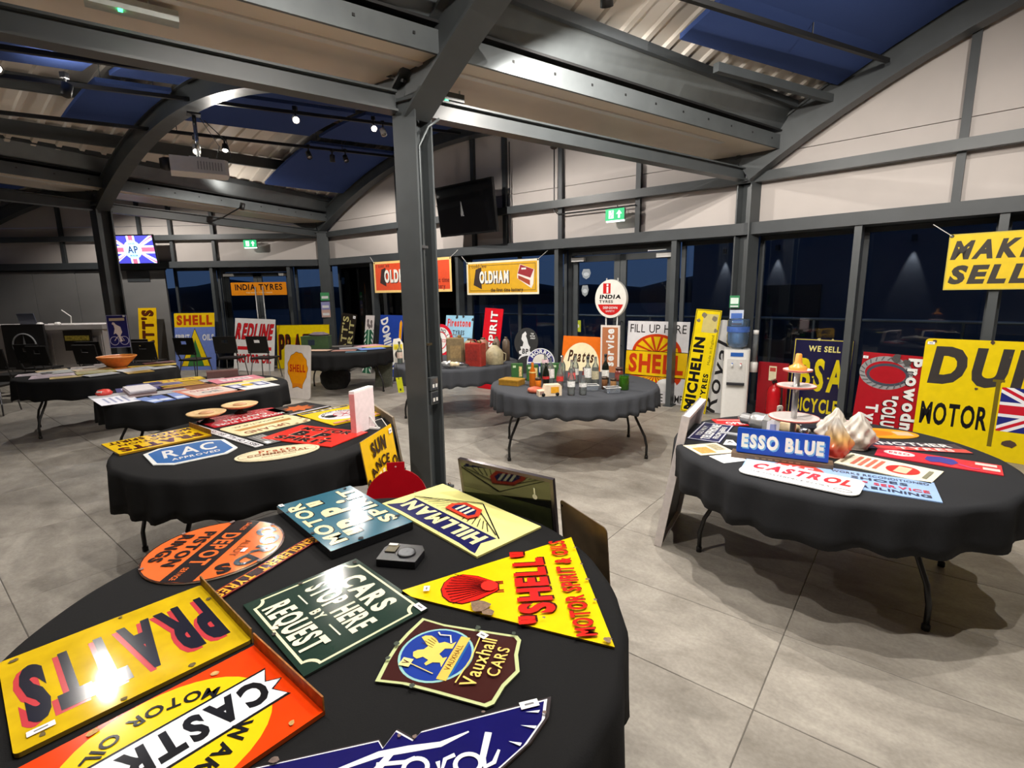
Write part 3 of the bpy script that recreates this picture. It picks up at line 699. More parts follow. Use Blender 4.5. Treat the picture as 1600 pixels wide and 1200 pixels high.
# ------------------------------------------------------------------ outside: dark ground, hills, rail, an added lit building
DARK = mat((16, 17, 18), rough=0.95, var=0.2, scale=0.5, name='dark_ground')
g = MB(); g.box((0, 30, -0.26), (220, 220, 0.2), DARK); struct(g.build('floor_outside'), 'dark ground outside the windows', 'ground')
hb = MB(); vs = []; fs = []; N = 60
for k in range(N+1):
    a = math.radians(175-k*170/N); r = 85; h = 3.3+0.7*math.sin(k*0.7)+0.5*math.sin(k*1.9+1)
    for rr, z in ((r, -0.2), (r+1, h*0.7), (r+9, h)): vs.append((rr*math.cos(a), rr*math.sin(a), z))
for k in range(N):
    for j in range(2): q = k*3+j; fs.append((q, q+1, q+4, q+3))
hb.add(vs, fs, DARK, None, True); tag(hb.build('hills'), 'black line of hills under the dusk sky', 'hills', kind='structure')
for w, a, b_, lb in ((WM, -0.45, 10.2, 'thin terrace rail outside the middle windows'), (WR, 0.25, 9.4, 'thin terrace rail outside the right windows')):
    r = empty('terrace_rail', w.p(a, -1.5, 0)); tag(r, lb, 'railing')
    m = MB(); m.tube([w.p(a, -1.5, 1.28)-r.location, w.p(b_, -1.5, 1.28)-r.location], 0.022, GALV, 8); m.build('top_rail', r)
    for k in range(6):
        m = MB(); t = lerp(a+0.3, b_-0.3, k/5); m.tube([w.p(t, -1.5, -0.16)-r.location, w.p(t, -1.5, 1.28)-r.location], 0.02, STEELD, 6); m.build('rail_post', r)
ob = empty('standin_building', (8.5, 13.2, -0.16)); tag(ob, 'grey building outside the right windows with small wall lamps', 'building')  # added building; its lamps stand in for lights reflected in the panes
gm = mat((92, 92, 96), rough=0.85, var=0.08, scale=1, name='grey_render')
ba = math.radians(-50)
m = MB(); m.box((0.6, 0, 1.75), (9.5, 0.3, 3.5), gm, Matrix.Rotation(ba, 4, 'Z')); m.build('facade', ob)
m = MB(); m.box((-1.2, -0.17, 1.0), (1.5, 0.06, 2.0), BLACKP, Matrix.Rotation(ba, 4, 'Z')); m.build('dark_doorway', ob)
for k, x in enumerate((-3.1, -2.35, -1.6, 1.4)):
    c = Matrix.Rotation(ba, 4, 'Z') @ Vector((x, -0.24, 3.0))
    m = MB(); m.box(c, (0.09, 0.09, 0.14), BLACKM, None, ba); lm = m.build('standin_lamp', ob)
    ld = bpy.data.lights.new('standin_lamp_beam', 'SPOT'); ld.energy = 30; ld.spot_size = math.radians(42); ld.spot_blend = .5; ld.shadow_soft_size = .02; ld.color = (.9, .95, 1)
    lo = bpy.data.objects.new('standin_lamp_beam', ld); COL.objects.link(lo); lo.parent = lm; lo.location = c-Vector((0, 0, 0.09))
# ------------------------------------------------------------------ lettering and signs
_font = bpy.data.curves.new('glyph_source', 'FONT'); _font.size = 1.0; _font.resolution_u = 3
_fobj = bpy.data.objects.new('glyph_source', _font); _G = {}
def glyph(ch, bold):
    k = (ch, bold)
    if k not in _G:
        _font.offset = bold; _font.body = ch
        me = bpy.data.meshes.new_from_object(_fobj)
        vs = [(v.co.x, v.co.y) for v in me.vertices]; fs = [tuple(p.vertices) for p in me.polygons]
        bpy.data.meshes.remove(me)
        if vs:
            x0 = min(v[0] for v in vs); x1 = max(v[0] for v in vs); c = 0.682+2*bold
            vs = [((x-x0)/c, (y+bold)/c) for x, y in vs]; _G[k] = (vs, fs, (x1-x0)/c)
        else: _G[k] = ([], [], 0.34)
    return _G[k]
def layout(s, bold, gap):
    x = 0; out = []
    for ch in s:
        g = glyph(ch, bold); out.append((g, x)); x += g[2]+gap
    return out, x-gap
def circ(cx, cy, rx, ry=None, n=32, a0=0, a1=360):
    ry = rx if ry is None else ry; full = abs(a1-a0) >= 360
    return [(cx+rx*math.cos(math.radians(lerp(a0, a1, k/(n if full else n-1)))), cy+ry*math.sin(math.radians(lerp(a0, a1, k/(n if full else n-1))))) for k in range(n)]
def rrect(w, h, r=0.0, cx=0, cy=0, n=5):
    if r <= 0: return [(cx-w/2, cy-h/2), (cx+w/2, cy-h/2), (cx+w/2, cy+h/2), (cx-w/2, cy+h/2)]
    out = []
    for x, y, a in ((w/2-r, h/2-r, 0), (-w/2+r, h/2-r, 90), (-w/2+r, -h/2+r, 180), (w/2-r, -h/2+r, 270)):
        out += [(cx+x+r*math.cos(math.radians(a+90*k/n)), cy+y+r*math.sin(math.radians(a+90*k/n))) for k in range(n+1)]
    return out
RUST = (112, 84, 66)
class Sign:
    def __init__(s, name, label, cat, w, h, M, col, shape=None, th=0.006, edge=None, group=None, rough=0.13, base=None):
        s.w, s.h, s.M, s.th = w, h, M, th
        p = M @ Vector((0, -h/2 if base is None else base, 0))
        s.root = empty(name, p); tag(s.root, label, cat, group)
        s.inv = Matrix.Translation(-p) @ M
        s.rough = rough; s.parts = {}; s.k = 0
        b = MB(); b.prism(shape or rrect(w, h), -th/2, th/2, s.c(col), s.inv, s.c(edge) if edge else None); b.build('panel', s.root)
    def c(s, col): return col if not isinstance(col, tuple) else enamel(col, rough=s.rough)
    def part(s, n):
        if n in ('ray', 'stripe', 'block', 'sun_ray'):
            k = len(s.parts); s.parts[(n, k)] = MB(); return s.parts[(n, k)]
        return s.parts.setdefault(n, MB())
    def z(s): s.k += 1; return s.th/2+0.0004*s.k
    def poly(s, pts, col, part='print'): s.part(part).flat(list(pts), s.z(), s.c(col), s.inv); return s
    def rect(s, cx, cy, w, h, col, part='print', r=0): return s.poly(rrect(w, h, r, cx, cy), col, part)
    def ell(s, cx, cy, rx, ry, col, part='print', n=36): return s.poly(circ(cx, cy, rx, ry, n), col, part)
    def ring(s, cx, cy, rx, ry, t, col, part='border', n=40):
        z = s.z(); a = circ(cx, cy, rx, ry, n); b = circ(cx, cy, rx-t, ry-t, n)
        s.part(part).add([(x, y, z) for x, y in a+b], [(i, (i+1) % n, n+(i+1) % n, n+i) for i in range(n)], s.c(col), s.inv); return s
    def frame(s, inset, t, col, part='border', notch=0.0):
        w, h = s.w/2-inset, s.h/2-inset
        def ou(w, h, q):
            if not q: return [(-w, -h), (w, -h), (w, h), (-w, h)]
            out = []
            for X, Y, st in ((w, -h, 180), (w, h, 270), (-w, h, 0), (-w, -h, 90)):
                out += [(X+q*math.cos(math.radians(st-15*k)), Y+q*math.sin(math.radians(st-15*k))) for k in range(7)]
            return out
        a, b = ou(w, h, notch), ou(w-t, h-t, notch); n = len(a); z = s.z()
        s.part(part).add([(x, y, z) for x, y in a+b], [(i, (i+1) % n, n+(i+1) % n, n+i) for i in range(n)], s.c(col), s.inv); return s
    def line(s, p, q, t, col, part='print'): return s.stroke([p, q], t, col, part)
    def stroke(s, pts, t, col, part='lettering'):
        n = len(pts); vs = []; fs = []; z = s.z()
        for i, p in enumerate(pts):
            a = pts[max(0, i-1)]; b = pts[min(n-1, i+1)]; dx, dy = b[0]-a[0], b[1]-a[1]; L = math.hypot(dx, dy) or 1
            tt = t[i] if isinstance(t, (list, tuple)) else t
            nx, ny = -dy/L*tt/2, dx/L*tt/2
            vs += [(p[0]-nx, p[1]-ny, z), (p[0]+nx, p[1]+ny, z)]
        for i in range(n-1): fs.append((2*i, 2*i+2, 2*i+3, 2*i+1))
        s.part(part).add(vs, fs, s.c(col), s.inv); return s
    def text(s, t, cx, cy, W, H, col, part='lettering', bold=0.03, shear=0.0, rot=0.0, shadow=None, gap=0.14):
        if shadow: s.text(t, cx+shadow[0], cy+shadow[1], W, H, shadow[2], part, bold, shear, rot, None, gap)
        lo, L = layout(t, bold, gap); z = s.z(); sx = W/L if W else H
        ca, sa = math.cos(math.radians(rot)), math.sin(math.radians(rot)); mb = s.part(part); m = s.c(col)
        for (vs, fs, gw), x0 in lo:
            if not vs: continue
            out = []
            for x, y in vs:
                X = (x+x0-L/2)*sx+(y-0.5)*H*shear; Y = (y-0.5)*H
                out.append((cx+X*ca-Y*sa, cy+X*sa+Y*ca, z))
            mb.add(out, fs, m, s.inv)
        return s
    def arc(s, t, cx, cy, r, H, mid, span, col, part='lettering', bold=0.03, inside=False, wx=None):
        lo, L = layout(t, bold, 0.16); z = s.z(); mb = s.part(part); m = s.c(col)
        k = math.radians(span)/L
        for (vs, fs, gw), x0 in lo:
            if not vs: continue
            xm = x0+gw/2; a = math.radians(mid)-(xm-L/2)*k*(-1 if inside else 1)
            ux, uy = math.cos(a), math.sin(a); tx, ty = (uy, -ux) if not inside else (-uy, ux)
            wx_ = (wx or r*k); out = []
            for x, y in vs:
                d = (x-gw/2)*wx_; e = (y-0.5)*H*(-1 if inside else 1)
                out.append((cx+ux*(r+e)+tx*d, cy+uy*(r+e)+ty*d, z))
            mb.add(out, fs, m, s.inv)
        return s
    def chips(s, spots, col=RUST):
        for cx, cy, r in spots:
            rd = random.Random(int(cx*9999+cy*777)); n = 9
            s.poly([(cx+r*(0.6+0.6*rd.random())*math.cos(2*PI*i/n), cy+r*(0.6+0.6*rd.random())*math.sin(2*PI*i/n)) for i in range(n)], mat(col, rough=.8, var=.3, scale=120), 'chipped_enamel')
        return s
    def ticket(s, cx, cy, w=0.035, h=0.022, rot=0):
        p = [(cx+x*math.cos(rot)-y*math.sin(rot), cy+x*math.sin(rot)+y*math.cos(rot)) for x, y in rrect(w, h)]
        s.poly(p, paper((236, 236, 236)), 'price_ticket')
        s.poly([(cx+(x*.5)*math.cos(rot)-(y*.25)*math.sin(rot), cy+(x*.5)*math.sin(rot)+(y*.25)*math.cos(rot)) for x, y in rrect(w, h)], paper((120, 120, 124)), 'price_ticket'); return s
    def jack(s, x0, y0, w, h, part='flag'):
        s.rect(x0+w/2, y0+h/2, w, h, (38, 44, 120), part)
        def clipline(p, q, t, col):
            s.stroke([p, q], t, col, part)
        W_, R_ = (232, 232, 236), (196, 32, 48)
        cx, cy = x0+w/2, y0+h/2
        e = 0.0
        for a, b in (((x0, y0), (x0+w, y0+h)), ((x0, y0+h), (x0+w, y0))):
            dx, dy = b[0]-a[0], b[1]-a[1]; t = h*0.2; fx = t*0.5*math.hypot(dx, dy)/abs(dy); fy = t*0.5*math.hypot(dx, dy)/abs(dx)
            for f, c in ((1.0, W_), (0.34, R_)):
                gx, gy = fx*f, fy*f; sg = 1 if dy > 0 else -1
                s.poly([(a[0], a[1]), (a[0]+gx, a[1]), (b[0], b[1]-sg*gy), (b[0], b[1]), (b[0]-gx, b[1]), (a[0], a[1]+sg*gy)], c, part)
        for f, c in ((0.34, W_), (0.2, R_)):
            s.rect(cx, cy, w, h*f, c, part); s.rect(cx, cy, h*f, h, c, part)
        return s
    def done(s):
        for n, mb in s.parts.items(): mb.build(n if isinstance(n, str) else n[0], s.root)
        return s.root
def FLAT(cx, cy, rot, z=0.752, th=0.006):
    return Matrix.Translation((cx, cy, z+th/2)) @ Matrix.Rotation(math.radians(rot), 4, 'Z')
def LEAN(x, y, yaw, h, lean=9.0, z=0.0, roll=0.0):   # stands on (x, y, z), faces direction yaw (degrees), leans back
    n = Vector((math.cos(math.radians(yaw)), math.sin(math.radians(yaw)), 0)); up = Vector((0, 0, 1)); r = (-n).cross(up)
    a = math.radians(lean); u2 = up*math.cos(a)-n*math.sin(a); n2 = n*math.cos(a)+up*math.sin(a)
    M = Matrix((r, u2, n2)).transposed().to_4x4(); M.translation = Vector((x, y, z))
    return M @ Matrix.Rotation(math.radians(roll), 4, 'Z') @ Matrix.Translation((0, h/2, 0))
def WLEAN(w, t, off, h, lean=9.0, z=0.0, roll=0.0):
    p = w.p(t, off); return LEAN(p.x, p.y, math.degrees(w.yaw), h, lean, z, roll)
YEL, RED, NAVY, WHT, BLK, CRM = (236, 200, 20), (206, 34, 34), (34, 34, 92), (228, 228, 226), (26, 25, 26), (238, 228, 190)
def flange(sg, x, h, z=0.045, col=(120, 86, 30)):
    b = MB(); b.box((x, 0, z/2-sg.th/2), (0.004, h, z), mat(col, rough=.5, var=.45, scale=40), sg.inv); b.build('mounting_flange', sg.root)

# ---- front table
g1 = 'enamel signs on the front table'
s = Sign('enamel_sign', 'yellow enamel sign lying upside down with big red-shaded black letters, front left', 'sign', .50, .43, FLAT(-1.09, 1.28, -132, th=.012), mat((206, 172, 24), rough=.07, var=.16, scale=9, spec=.3), rrect(.50, .43, .012), .012, (120, 96, 30), g1)
s.text('PRATTS', 0.0, 0.0, .44, .27, (30, 30, 42), shadow=(.012, .010, (190, 60, 66)), bold=.055); s.chips([(.2, .19, .008), (-.1, .2, .01), (.05, .205, .008), (-.235, -.1, .008), (.22, -.19, .01), (-.02, -.2, .006)], (96, 80, 40)); s.ticket(.20, .17, .05, .02); flange(s, -.25, .43); s.done()
s = Sign('enamel_sign', 'orange-red enamel sign with yellow disc and white shaped name band, front edge', 'sign', .54, .37, FLAT(-.774, .973, -130, th=.012), (240, 66, 12), None, .012, (150, 60, 20), g1)
s.ell(0, 0, .215, .183, YEL, 'emblem'); bw, bh = .24, .062
band = [(-bw, bh), (-bw+.02, bh*.3), (-bw-.012, 0), (-bw+.02, -bh*.3), (-bw, -bh), (bw, -bh), (bw-.02, -bh*.3), (bw+.012, 0), (bw-.02, bh*.3), (bw, bh)]
s.poly([(x*1.02, y*1.12) for x, y in band], BLK, 'name_band'); s.poly(band, (226, 230, 236), 'name_band'); s.text('CASTROL', 0, 0, .43, .092, BLK, bold=.05)
s.arc('WAKEFIELD', 0, -.04, .17, .042, 90, 104, BLK, bold=.03); s.arc('MOTOR OIL', 0, .05, .18, .036, 270, 92, BLK, bold=.02, inside=True); s.chips([(-.15, -.15, .01), (.1, -.17, .012), (-.2, .16, .008)], (190, 150, 90)); flange(s, -.268, .37, .05, (150, 90, 20)); s.done()
s = Sign('enamel_sign', 'dark green enamel sign with cream words asking cars to stop', 'sign', .455, .40, FLAT(-.579, 1.481, -44.5), (32, 52, 42), None, .006, (40, 44, 40), g1)
s.frame(.014, .008, CRM, notch=.035); CR = (240, 232, 206)
s.text('CARS', .0, .115, .25, .085, CR, bold=.045); s.text('STOP HERE', 0, .015, .33, .085, CR, bold=.04); s.text('BY', 0, -.055, .055, .035, CR, bold=.04); s.rect(-.11, -.055, .07, .005, CR); s.rect(.11, -.055, .07, .005, CR); s.text('REQUEST', 0, -.128, .30, .085, CR, bold=.04); s.ticket(.205, .185, .045, .022); s.chips([(-.21, -.02, .01), (.0, -.19, .007), (-.2, .18, .01)], (60, 54, 50)); s.done()
s = Sign('enamel_sign', 'round orange enamel sign with a black diagonal band, far left of the front table', 'sign', .5, .5, FLAT(-1.1875, 1.879, -91), (226, 108, 52), circ(0, 0, .25, n=48), .005, (210, 190, 170), g1)
s.ring(0, 0, .25, .25, .006, (60, 40, 34)); D = (40, 36, 38)
s.poly([(-.242, -.058), (.242, -.058), (.242, .058), (-.242, .058)], D, 'band'); OG = (226, 108, 52)
s.text('DEPOT', 0, 0, .26, .07, OG, bold=.03); s.text('SALES', -.19, .02, .07, .02, OG, bold=.02); s.text('SERVICE', .19, -.02, .085, .022, OG, bold=.02)
s.arc('CORDS', 0, 0, .195, .075, 90, 120, D, bold=.05); s.text('ALLOY', 0, .10, .13, .03, (120, 60, 30), bold=.0); s.text('PISTON', 0, -.10, .28, .05, D, bold=.035); s.text('RINGS', 0, -.175, .22, .05, D, bold=.035); s.rect(.02, .125, .03, .018, paper((236, 236, 236)), 'price_ticket'); s.chips([(.1, .225, .012), (-.2, .13, .012), (-.23, -.06, .012), (.16, -.18, .01), (-.12, -.205, .01)], (120, 100, 96)); s.done()
s = Sign('enamel_strip', 'narrow dark strip sign with orange tyre lettering beside the round orange sign', 'sign', .44, .060, FLAT(-.915, 1.745, -113.5), (60, 22, 32), None, .004, None, g1)
s.frame(.003, .003, (196, 80, 50)); s.text('ENGLEBERT  TYRES', 0, 0, .425, .044, (236, 166, 54), bold=.03); s.done()
s = Sign('enamel_sign', 'teal blue box-edged enamel sign with cream letters on the front table', 'sign', .585, .36, FLAT(-.763, 2.124, 133, .752, .034), (44, 98, 118), None, .034, (26, 26, 28), g1)
BC = (226, 218, 176)
s.text('MOTOR', 0, .125, .50, .07, BC, shadow=(-.004, -.004, BLK), bold=.04); s.text('"B.P."', 0, .0, .44, .14, BC, shadow=(-.007, -.007, BLK), bold=.05); s.text('SPIRIT', .02, -.12, .48, .07, BC, shadow=(-.004, -.004, BLK), bold=.04); s.chips([(-.2, -.16, .014), (-.28, .05, .012), (.27, -.14, .01), (-.1, .172, .01), (.18, .17, .008)], (36, 40, 44)); s.ticket(.275, .165, .03, .02); s.done()
s = Sign('enamel_sign', 'pale yellow enamel sign with navy name wedge and red winged badge', 'sign', .706, .355, FLAT(-.257, 2.159, 133.5), (238, 232, 150), None, .008, (200, 190, 120), g1)
NV = (34, 34, 84)
s.poly([(-.33, .168), (.33, .168), (.285, .10), (.30, .03), (-.30, .03), (-.285, .10)], NV, 'name_wedge'); s.poly([(-.33, .172), (-.22, .160), (.22, .160), (.33, .172)], (238, 232, 150), 'name_wedge')
s.text('HILLMAN', 0, .088, .54, .085, (240, 236, 170), bold=.05)
for sg in (-1, 1):
    s.stroke([(sg*.31, .025), (0, -.155)], .006, BLK, 'badge')
    for k in range(6): s.stroke([(sg*(.06+.035*k), .02), (sg*(.03+.028*k), -.03-.01*(5-k)*.6)], .004, (40, 38, 40), 'badge')
    s.stroke([(sg*.28, .015), (sg*.06, -.085)], .005, (40, 38, 40), 'badge')
hx = [(-.085, .005), (.085, .005), (.10, -.045), (.06, -.10), (-.06, -.10), (-.10, -.045)]
s.poly(hx, (206, 66, 46), 'badge'); s.poly([(x*.72, (y+.045)*.62-.045) for x, y in hx], NV, 'badge')
for k in (-1, 0, 1): s.poly([(k*.032-.010, -.015), (k*.032+.006, -.015), (k*.032+.010, -.075), (k*.032-.006, -.075)], (236, 232, 190), 'badge')
s.chips([(.34, .0, .006), (-.1, .17, .005), (.2, -.172, .006)], (60, 56, 50)); s.done()
tri = [Vector((-.38, 1.60)), Vector((.27, 1.88)), Vector((.22, 1.23))]
cx, cy = (.245-.38)/2, 1.575; hh = .635; bb = .655
s = Sign('enamel_sign', 'yellow triangular enamel sign with a red scallop shell and red letters', 'sign', bb, hh, FLAT(-.0625, 1.578, 94.0), (238, 204, 14), [(-bb/2, -hh/2), (bb/2, -hh/2), (.012, hh/2), (-.012, hh/2)], .006, (150, 120, 60), g1)
RD = (224, 36, 26)
shell = [(-.018, .0), (-.03, .012), (-.07, .07), (-.085, .12), (-.07, .16), (-.04, .182), (0, .19), (.04, .182), (.07, .16), (.085, .12), (.07, .07), (.03, .012), (.018, .0)]
sy = -.005
for x in (-.03, -.02, .02, .03): s.rect(x, sy+.006, .007, .05, (150, 26, 20), 'shell_emblem')
s.poly([(x*1.04, (y-.095)*1.04+.095+sy) for x, y in shell], (70, 20, 16), 'shell_emblem'); s.poly([(x, y+sy) for x, y in shell], RD, 'shell_emblem')
for k in range(-5, 6): s.stroke([(k*.005, sy+.03), (k*.0165, sy+.18-abs(k)*.006)], .0038, (70, 16, 14), 'shell_emblem')
s.ell(0, sy+.03, .03, .028, (236, 50, 40), 'shell_emblem')
s.text('"SHELL"', 0, -.12, .43, .115, RD, shadow=(.006, -.007, (70, 26, 10)), bold=.05); s.text('MOTOR SPIRIT & OILS', 0, -.248, .57, .062, RD, shadow=(.003, -.003, (90, 40, 10)), bold=.03)
s.ticket(.0, .235, .03, .02); s.chips([(-.115, .06, .035), (-.15, .03, .02), (-.308, -.303, .012), (.0, -.311, .008), (.1, -.312, .006), (-.12, -.311, .007), (.22, -.312, .006), (-.195, -.135, .006)], (124, 100, 80)); s.done()
sh = [(-.135, .165), (-.06, .178), (0, .183), (.06, .178), (.135, .165), (.125, .09), (.128, 0), (.135, -.14), (.12, -.155), (.06, -.163), (0, -.185), (-.06, -.163), (-.12, -.155), (-.135, -.14), (-.128, 0), (-.125, .09)]
s = Sign('enamel_sign', 'brown shield-shaped enamel sign with a blue oval and a gold griffin', 'sign', .27, .34, FLAT(-.168, 1.24, 73), (196, 206, 150), sh, .005, (120, 126, 96), g1)
s.poly([(x*.93, y*.94) for x, y in sh], (62, 30, 28), 'field'); GO = (226, 190, 90)
s.ell(0, .055, .107, .104, (150, 200, 196), 'emblem'); s.ell(0, .055, .100, .097, (34, 60, 150), 'emblem')
s.poly([(x, y) for x, y in [(-.088, .012), (.088, .012), (.068, -.018), (-.068, -.018)]], (40, 100, 160), 'emblem'); s.rect(0, .002, .172, .028, GO, 'emblem'); s.text('VAUXHALL', 0, .002, .10, .016, (110, 70, 30), 'emblem_lettering', bold=.01)
gr = [(-.045, .02), (-.03, .03), (-.035, .05), (-.05, .062), (-.045, .07), (-.03, .065), (-.022, .085), (-.034, .098), (-.028, .112), (-.012, .12), (-.002, .112), (.006, .096), (.02, .09), (.05, .125), (.06, .118), (.064, .10), (.055, .08), (.04, .066), (.05, .052), (.046, .03), (.06, .02), (.03, .02), (.024, .04), (.0, .046), (-.012, .03), (-.005, .02)]
s.poly(gr, (232, 206, 104), 'griffin')
for k in range(5): s.stroke([(.018+.008*k, .075), (.03+.008*k, .115-.006*k)], .0015, (90, 60, 30), 'griffin')
s.stroke([(-.075, .03), (-.052, .125)], .003, (232, 206, 104), 'griffin'); s.rect(-.056, .118, .03, .03, (238, 224, 150), 'griffin'); s.text('V', -.056, .118, .014, .02, (70, 40, 30), 'emblem_lettering')
s.stroke([(.046, .03), (.075, .045), (.07, .075), (.08, .085)], .005, (220, 214, 190), 'griffin')
s.text('Vauxhall', .0, -.072, .185, .042, (244, 208, 110), bold=.012); s.stroke([(-.09, -.04), (0, -.047), (.09, -.04)], .004, (244, 208, 110)); s.text('CARS', .012, -.122, .11, .034, (244, 208, 110), bold=.012); s.ticket(.10, -.045, .03, .022, 1.2); s.chips([(-.13, .06, .008), (.0, .178, .01), (.128, -.02, .01), (-.06, .17, .008), (.13, -.13, .008)], (60, 70, 60)); s.done()
fo = [(-.80, .70), (-.56, .92), (-.31, .985), (-.295, .965), (-.275, 1.012), (-.23, .985), (-.215, 1.008), (.085, 1.10), (.075, 1.04), (.03, .97), (-.03, .91), (-.12, .84), (-.25, .77), (-.45, .70)]
fo = [(x+.32, y-.90) for x, y in fo]
s = Sign('enamel_sign', 'dark blue winged enamel sign with white script at the bottom edge', 'sign', .9, .42, FLAT(-.32, .90, 0), (60, 54, 56), fo, .006, (90, 76, 70), g1)
s.poly([(x*.975, y*.965-.001) for x, y in fo], (232, 234, 240), 'border'); s.poly([(x*.955, y*.935-.002) for x, y in fo], (22, 20, 88), 'field')
def off(pts): return [(x+.32, y-.90) for x, y in pts]
s.stroke(off([(-.40, .90), (-.30, .945), (-.24, .957), (-.17, .968), (-.11, 1.0)]), [.006, .016, .018, .014, .004], (232, 236, 244))
s.stroke(off([(-.27, .955), (-.30, .90), (-.36, .86)]), [.014, .018, .010], (232, 236, 244)); s.stroke(off([(-.30, .92), (-.24, .925), (-.22, .935)]), .010, (232, 236, 244))
s.ring(.105, .012, .03, .026, .010, (232, 236, 244), 'lettering', 24); s.stroke(off([(-.17, .925), (-.16, .895), (-.155, .93), (-.135, .94)]), .010, (232, 236, 244))
s.ring(.215, .018, .032, .028, .010, (232, 236, 244), 'lettering', 24); s.stroke(off([(-.065, .995), (-.075, .93), (-.068, .91), (-.05, .92), (-.04, .95)]), [.016, .014, .012, .01, .006], (232, 236, 244))
for a, b in (((.055, 1.055), (.02, 1.05)), ((.045, 1.01), (.008, 1.012)), ((.01, .965), (-.02, .97))): s.poly(off([a, (b[0], b[1]), (a[0]-.004, a[1]-.008)]), (232, 236, 244), 'ray')
s.ticket(.35, .172, .046, .022, .28); s.chips([(.055, .088, .005), (.09, .084, .006), (.24, .150, .005), (-.20, .03, .010), (.385, .145, .006)], (110, 92, 84)); s.done()

# ---- second table
g2 = 'enamel signs on the second table'
s = Sign('enamel_sign', 'yellow motor spirit sign lying upside down at the left edge of the second table', 'sign', .55, .38, FLAT(-2.49, 3.453, -128, th=.012), (232, 190, 24), None, .012, (150, 110, 30), g2)
s.text('PRATTS', 0, .10, .48, .12, (92, 40, 20), shadow=(.008, -.006, (40, 22, 16)), bold=.05); s.text('PERFECTION', 0, -.03, .44, .06, (92, 40, 20), bold=.03); s.text('MOTOR SPIRIT', 0, -.13, .50, .075, (70, 26, 16), bold=.04); flange(s, -.272, .38, .05, (130, 90, 40)); s.done()
oc = [(-.235, -.14), (-.235, .15), (-.14, .225), (.14, .225), (.235, .15), (.235, -.14), (.15, -.225), (-.15, -.225)]
s = Sign('enamel_sign', 'blue octagonal enamel sign with thick white border and large white letters', 'sign', .47, .45, FLAT(-2.09, 3.185, 45), (236, 238, 236), oc, .006, None, g2)
s.poly([(x*.90, y*.90) for x, y in oc], (54, 104, 168), 'field'); s.text('RAC', 0, .04, .30, .19, WHT, bold=.02, shear=.12); s.text('APPROVED', 0, -.12, .27, .05, WHT, bold=.025, shear=.1); s.done()
s = Sign('sign_strip', 'long narrow white strip sign lying between the blue octagon and the cream sign', 'sign', .95, .058, FLAT(-2.08, 3.559, 144), (222, 220, 224), None, .006, None, g2)
s.text('BEST OF ALL  BRITISH MADE', 0, 0, .9, .036, (60, 56, 70), bold=.02); s.done()
s = Sign('enamel_sign', 'red arched caution sign for a motor spirit store on the second table', 'sign', .61, .37, FLAT(-2.241, 4.136, -128.6), (192, 40, 52), [(-.305, -.14), (-.2, -.172), (0, -.185), (.2, -.172), (.305, -.14), (.305, .185), (-.305, .185)], .006, None, g2)
s.text('MOTOR SPIRIT STORE', 0, .135, .54, .062, WHT, bold=.035); s.text('CAUTION', 0, .04, .34, .07, WHT, bold=.04); s.text('NO SMOKING', 0, -.05, .44, .045, (226, 150, 150), bold=.02); s.text('OR NAKED LIGHTS', 0, -.12, .42, .03, (226, 150, 150), bold=.02); s.done()
s = Sign('enamel_sign', 'cream rounded enamel sign with brown band between the red signs', 'sign', .56, .366, FLAT(-1.918, 3.857, -125.4), (236, 222, 176), rrect(.56, .366, .04), .006, None, g2)
s.poly([(-.2, .02), (.22, .03), (.24, -.03), (-.22, -.05)], (186, 134, 70), 'band'); s.text('UPLAND', .06, .115, .34, .075, (150, 70, 40), bold=.03); s.text('AGRICULTURAL', 0, -.105, .42, .035, (120, 104, 80), bold=.01); s.chips([(-.25, .14, .016), (-.22, .17, .02), (-.26, .05, .014), (-.15, .175, .016)], (140, 96, 56)); s.done()
s = Sign('printed_card', 'small dark printed card with pale lines beside the cream oval', 'card', .29, .113, FLAT(-1.739, 3.447, -38), (70, 68, 68), None, .003, None, None, .6)
for k in range(4): s.rect(0, .04-.022*k, .24, .007, (170, 166, 160), 'lettering')
s.rect(.1, -.03, .06, .03, (226, 226, 226), 'price_ticket'); s.done()
s = Sign('enamel_sign', 'bright red enamel sign with black letters at the right edge of the second table', 'sign', .62, .385, FLAT(-1.416, 3.528, -22), (218, 48, 36), None, .006, None, g2)
s.text('MOTOR', 0, .12, .44, .07, BLK, shadow=(-.004, -.003, (230, 150, 130)), bold=.035); s.text('B.P.', 0, 0, .36, .12, BLK, shadow=(-.006, -.005, (240, 190, 170)), bold=.055); s.text('SPIRIT', 0, -.125, .46, .07, BLK, shadow=(-.004, -.003, (230, 150, 130)), bold=.04); s.done()
s = Sign('enamel_sign', 'cream oval enamel sign at the front edge of the second table', 'sign', .50, .27, FLAT(-1.50, 3.13, 30), (232, 220, 184), circ(0, 0, .25, .14), .005, None, g2)
s.ring(0, 0, .232, .122, .004, (150, 110, 80)); s.text('Pratts', 0, .062, .22, .062, (176, 84, 50), bold=.03); s.rect(0, .026, .42, .003, (150, 110, 80)); s.text('COMMERCIAL', 0, -.005, .36, .04, (150, 90, 60), bold=.025); s.rect(0, -.034, .42, .003, (150, 110, 80)); s.text('MOTOR SPIRIT', 0, -.064, .2, .02, (150, 120, 90), bold=.0); s.done()
s = Sign('enamel_sign', 'yellow sign with a wheel emblem at the far right of the second table', 'sign', .47, .58, FLAT(-1.444, 4.169, 49), (238, 200, 24), None, .006, None, g2)
